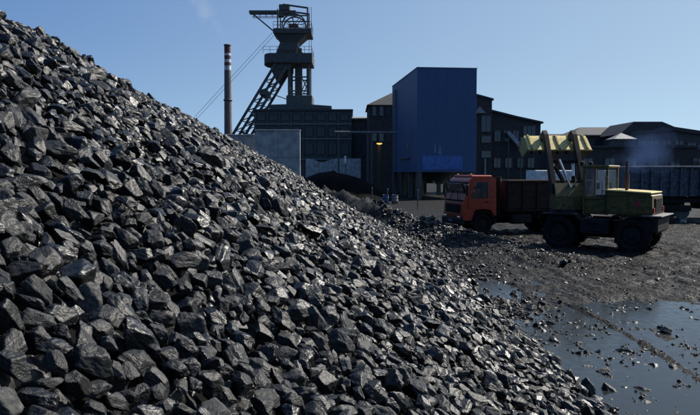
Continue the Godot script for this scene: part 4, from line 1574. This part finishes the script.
func wagon() -> void:
	var t := thing("hopper_wagon", "blue grey ribbed railway hopper wagon standing behind the loader", "wagon", Vector3(17.3, 0, -41.5), deg_to_rad(-3.0))
	var L := 12.0
	var b := S()
	prism(b, PackedVector2Array([Vector2(-2.6, 1.6), Vector2(-0.1, 1.6), Vector2(0.0, 3.35), Vector2(-2.7, 3.35)]), 0.0, L, 0)
	obj("hopper", b, M.wagon, t)
	for k in 21:
		var r := S()
		box(r, Vector3(0.08 + k * (L - 0.16) / 20, 2.5, 0.0), Vector3(0.11, 1.75, 0.16), 0.01, Basis(Vector3.RIGHT, 0.057))
		obj("rib", r, M.wagon, t)
	var tr := S()
	box(tr, Vector3(L * 0.5, 3.4, 0.04), Vector3(L + 0.1, 0.14, 0.2), 0.02)
	box(tr, Vector3(L * 0.5, 3.4, -2.74), Vector3(L + 0.1, 0.14, 0.2), 0.02)
	obj("top_rail", tr, M.wagon, t)
	var fr := S()
	box(fr, Vector3(L * 0.5, 1.35, -0.5), Vector3(L + 0.4, 0.3, 0.2), 0.01)
	box(fr, Vector3(L * 0.5, 1.35, -2.2), Vector3(L + 0.4, 0.3, 0.2), 0.01)
	obj("underframe", fr, M.chassis, t)
	for x in [1.6, 3.4, 8.6, 10.4]:
		for z in [-0.6, -2.1]:
			var w := S()
			tube(w, Vector3(x, 0.62, z - 0.06), Vector3(x, 0.62, z + 0.06), 0.46, 0.46, 20)
			obj("wheel", w, M.steel, t)
	for x in [2.5, 9.5]:
		var bo := S()
		box(bo, Vector3(x, 0.85, -0.45), Vector3(2.8, 0.35, 0.16), 0.03)
		obj("bogie", bo, M.chassis, t)
	for x in [-0.45, L + 0.45]:
		for z in [-0.6, -2.1]:
			var bu := S()
			tube(bu, Vector3(minf(x, 0.0) if x < 0 else L, 1.3, z), Vector3(x, 1.3, z), 0.1)
			tube(bu, Vector3(x, 1.3, z), Vector3(x + (-0.05 if x < 0 else 0.05), 1.3, z), 0.24, 0.24, 14)
			obj("buffer", bu, M.steel, t)
	for x in [1.0, 4.5, 8.0]:
		var hp := S()
		prism(hp, PackedVector2Array([Vector2(-0.4, 1.6), Vector2(-0.9, 0.8), Vector2(-1.8, 0.8), Vector2(-2.3, 1.6)]), x, x + 2.6, 0)
		obj("discharge_chute", hp, M.chassis, t)
	for z in [-42.1, -43.6]:
		var rl := thing("rail", "worn steel rail under the hopper wagon", "rail", Vector3(24, 0.0, z), deg_to_rad(-3.0), "rails of the siding")
		var rs := S()
		box(rs, Vector3(0, 0.11, 0), Vector3(26, 0.1, 0.07), 0.01)
		obj("head", rs, M.steel, rl)
		var rb := S()
		box(rb, Vector3(0, 0.02, 0), Vector3(26, 0.08, 0.14))
		obj("foot", rb, M.rust, rl)

func vans() -> void:
	var spec := [[16.9, -60.0, 97.0, "white box van parked behind the dark truck bed"], [24.3, -63.0, 84.0, "white box van parked behind the loader cab"]]
	for q in spec:
		var t := thing("box_van", q[3], "van", Vector3(q[0], 0.03, q[1]), deg_to_rad(q[2]))
		var c := S()
		prism(c, PackedVector2Array([Vector2(-2.6, 0.6), Vector2(-2.65, 1.15), Vector2(-2.1, 1.35), Vector2(-1.75, 2.15), Vector2(-1.4, 2.3), Vector2(-0.95, 2.3), Vector2(-0.95, 0.6)]), -0.95, 0.95, 0)
		obj("cab", c, M.white, t)
		var ws := S()
		box(ws, Vector3(0, 1.75, -1.96), Vector3(1.6, 0.75, 0.04), 0.01, Basis(Vector3.RIGHT, -0.41))
		obj("windscreen", ws, M.glass, t)
		for s in [-1.0, 1.0]:
			var g := S()
			prism(g, PackedVector2Array([Vector2(-1.85, 1.5), Vector2(-1.6, 2.1), Vector2(-1.1, 2.1), Vector2(-1.1, 1.5)]), s * 0.951, s * 0.965, 0)
			obj("window", g, M.glass, t)
			wheel(t, Vector3(s * 0.82, 0.36, -1.75), 0.36, 0.2)
			wheel(t, Vector3(s * 0.82, 0.36, 1.6), 0.36, 0.2)
		var b := S()
		box(b, Vector3(0, 1.98, 0.95), Vector3(2.1, 2.5, 3.6), 0.05)
		obj("cargo_box", b, M.white, t)
		var ch := S()
		box(ch, Vector3(0, 0.62, 0.3), Vector3(0.9, 0.2, 5.4), 0.02)
		box(ch, Vector3(0, 0.5, -2.68), Vector3(1.8, 0.22, 0.12), 0.03)
		obj("chassis", ch, M.chassis, t)
	for q in [[18.6, -40.3, 0.4, "pale stone block lying beside the wagon underframe"], [19.9, -40.0, 0.32, "smaller pale rubble block lying in front of the wagon wheels"]]:
		var o := MeshInstance3D.new()
		o.mesh = lumps[3 if q[2] > 0.35 else 7]
		o.material_override = M.concrete
		o.name = numbered("stone_block")
		add_child(o)
		o.transform = Transform3D(Basis().scaled(Vector3.ONE * q[2] * 0.6), Vector3(q[0], 0.15, q[1]))
		tag(o, q[3], "stone")

# ------------------------------------------------------------------ sky and light
func sun_dir() -> Vector3:
	var a := deg_to_rad(SUN_AZ)
	var e := deg_to_rad(SUN_EL)
	return Vector3(cos(e) * sin(a), sin(e), -cos(e) * cos(a))

func sky_panorama() -> ImageTexture:
	var w := 512
	var h := 256
	var im := Image.create(w, h, false, Image.FORMAT_RGBF)
	var sd := sun_dir()
	for j in h:
		var el := PI * 0.5 - PI * (j + 0.5) / h
		var x := exp(-maxf(rad_to_deg(el), 0.0) / 9.5)
		for i in w:
			var az := TAU * (i + 0.5) / w               # the first column looks along -z
			var d := Vector3(sin(az) * cos(el), sin(el), -cos(az) * cos(el))
			var g := 0.42 * pow(maxf(d.dot(sd), 0.0), 1.4)
			im.set_pixel(i, j, Color(lerpf(0.018, 0.385, x) + g * 0.95, lerpf(0.125, 0.60, x) + g * 1.04, lerpf(0.43, 0.82, x) + g * 0.78) * (1.0 / EXPOSURE))
	return ImageTexture.create_from_image(im)

func _ready() -> void:
	rng.seed = 7
	nz.seed = 3
	nz.frequency = 0.04
	nz.fractal_octaves = 3
	nfine.seed = 11
	nfine.frequency = 0.05
	nfine.fractal_octaves = 4
	var cam := Camera3D.new()
	cam.name = "camera"
	cam.fov = 34.32
	cam.near = 0.05
	cam.far = 6000.0
	cam.position = EYE
	cam.rotation_degrees = Vector3(-3.02, 0, 0)
	add_child(cam)
	cam.current = true
	var e := Environment.new()
	e.background_mode = Environment.BG_SKY
	var sky := Sky.new()
	var pm := PanoramaSkyMaterial.new()
	pm.panorama = sky_panorama()
	sky.sky_material = pm
	e.sky = sky
	e.tonemap_mode = Environment.TONE_MAPPER_LINEAR
	e.tonemap_exposure = EXPOSURE
	e.sdfgi_enabled = true
	e.ssao_enabled = true
	e.ssil_enabled = true
	e.volumetric_fog_enabled = true
	e.volumetric_fog_density = 0.0
	var we := WorldEnvironment.new()
	we.name = "environment"
	we.environment = e
	add_child(we)
	var sun := DirectionalLight3D.new()
	sun.name = "sun"
	sun.light_energy = 1.6
	sun.light_color = Color(1.0, 0.97, 0.925)
	sun.light_angular_distance = 0.5
	sun.shadow_enabled = true
	add_child(sun)
	sun.look_at_from_position(sun_dir() * 100.0, Vector3.ZERO, Vector3.UP)

	materials()
	# large structure
	var gr := MeshInstance3D.new()
	gr.name = "ground"
	gr.mesh = sheet(graded(-2500, 2.2, 13.0, 2500, 0.11, 1.07), graded(-5000, -32.0, -5.0, 400, 0.12, 1.06), ground_h)
	gr.mesh.surface_set_material(0, M.ground)
	add_child(gr)
	tag(gr, "dark muddy yard ground strewn with coal dust", "", "", "structure")
	var wt := MeshInstance3D.new()
	wt.name = "puddle_water"
	wt.mesh = sheet(PackedFloat32Array([1.5, 6.0, 10.0, 15.0]), PackedFloat32Array([-20.0, -14.0, -9.0, -2.0]), func(_x, _z): return 0.0)
	wt.mesh.surface_set_material(0, M.water)
	add_child(wt)
	tag(wt, "shallow rain puddle reflecting the sky in the yard", "", "", "structure")
	print("ground ", Time.get_ticks_msec())
	chimney()
	headframe()
	shaft_hall()
	sorting_house()
	blue_bunker()
	right_works()
	right_sheds()
	concrete_walls()
	fines_pile()
	gantry()
	coal_heap()
	rubble()
	truck()
	loader()
	wagon()
	vans()
	chimney_smoke()
	print("done ", Time.get_ticks_msec())
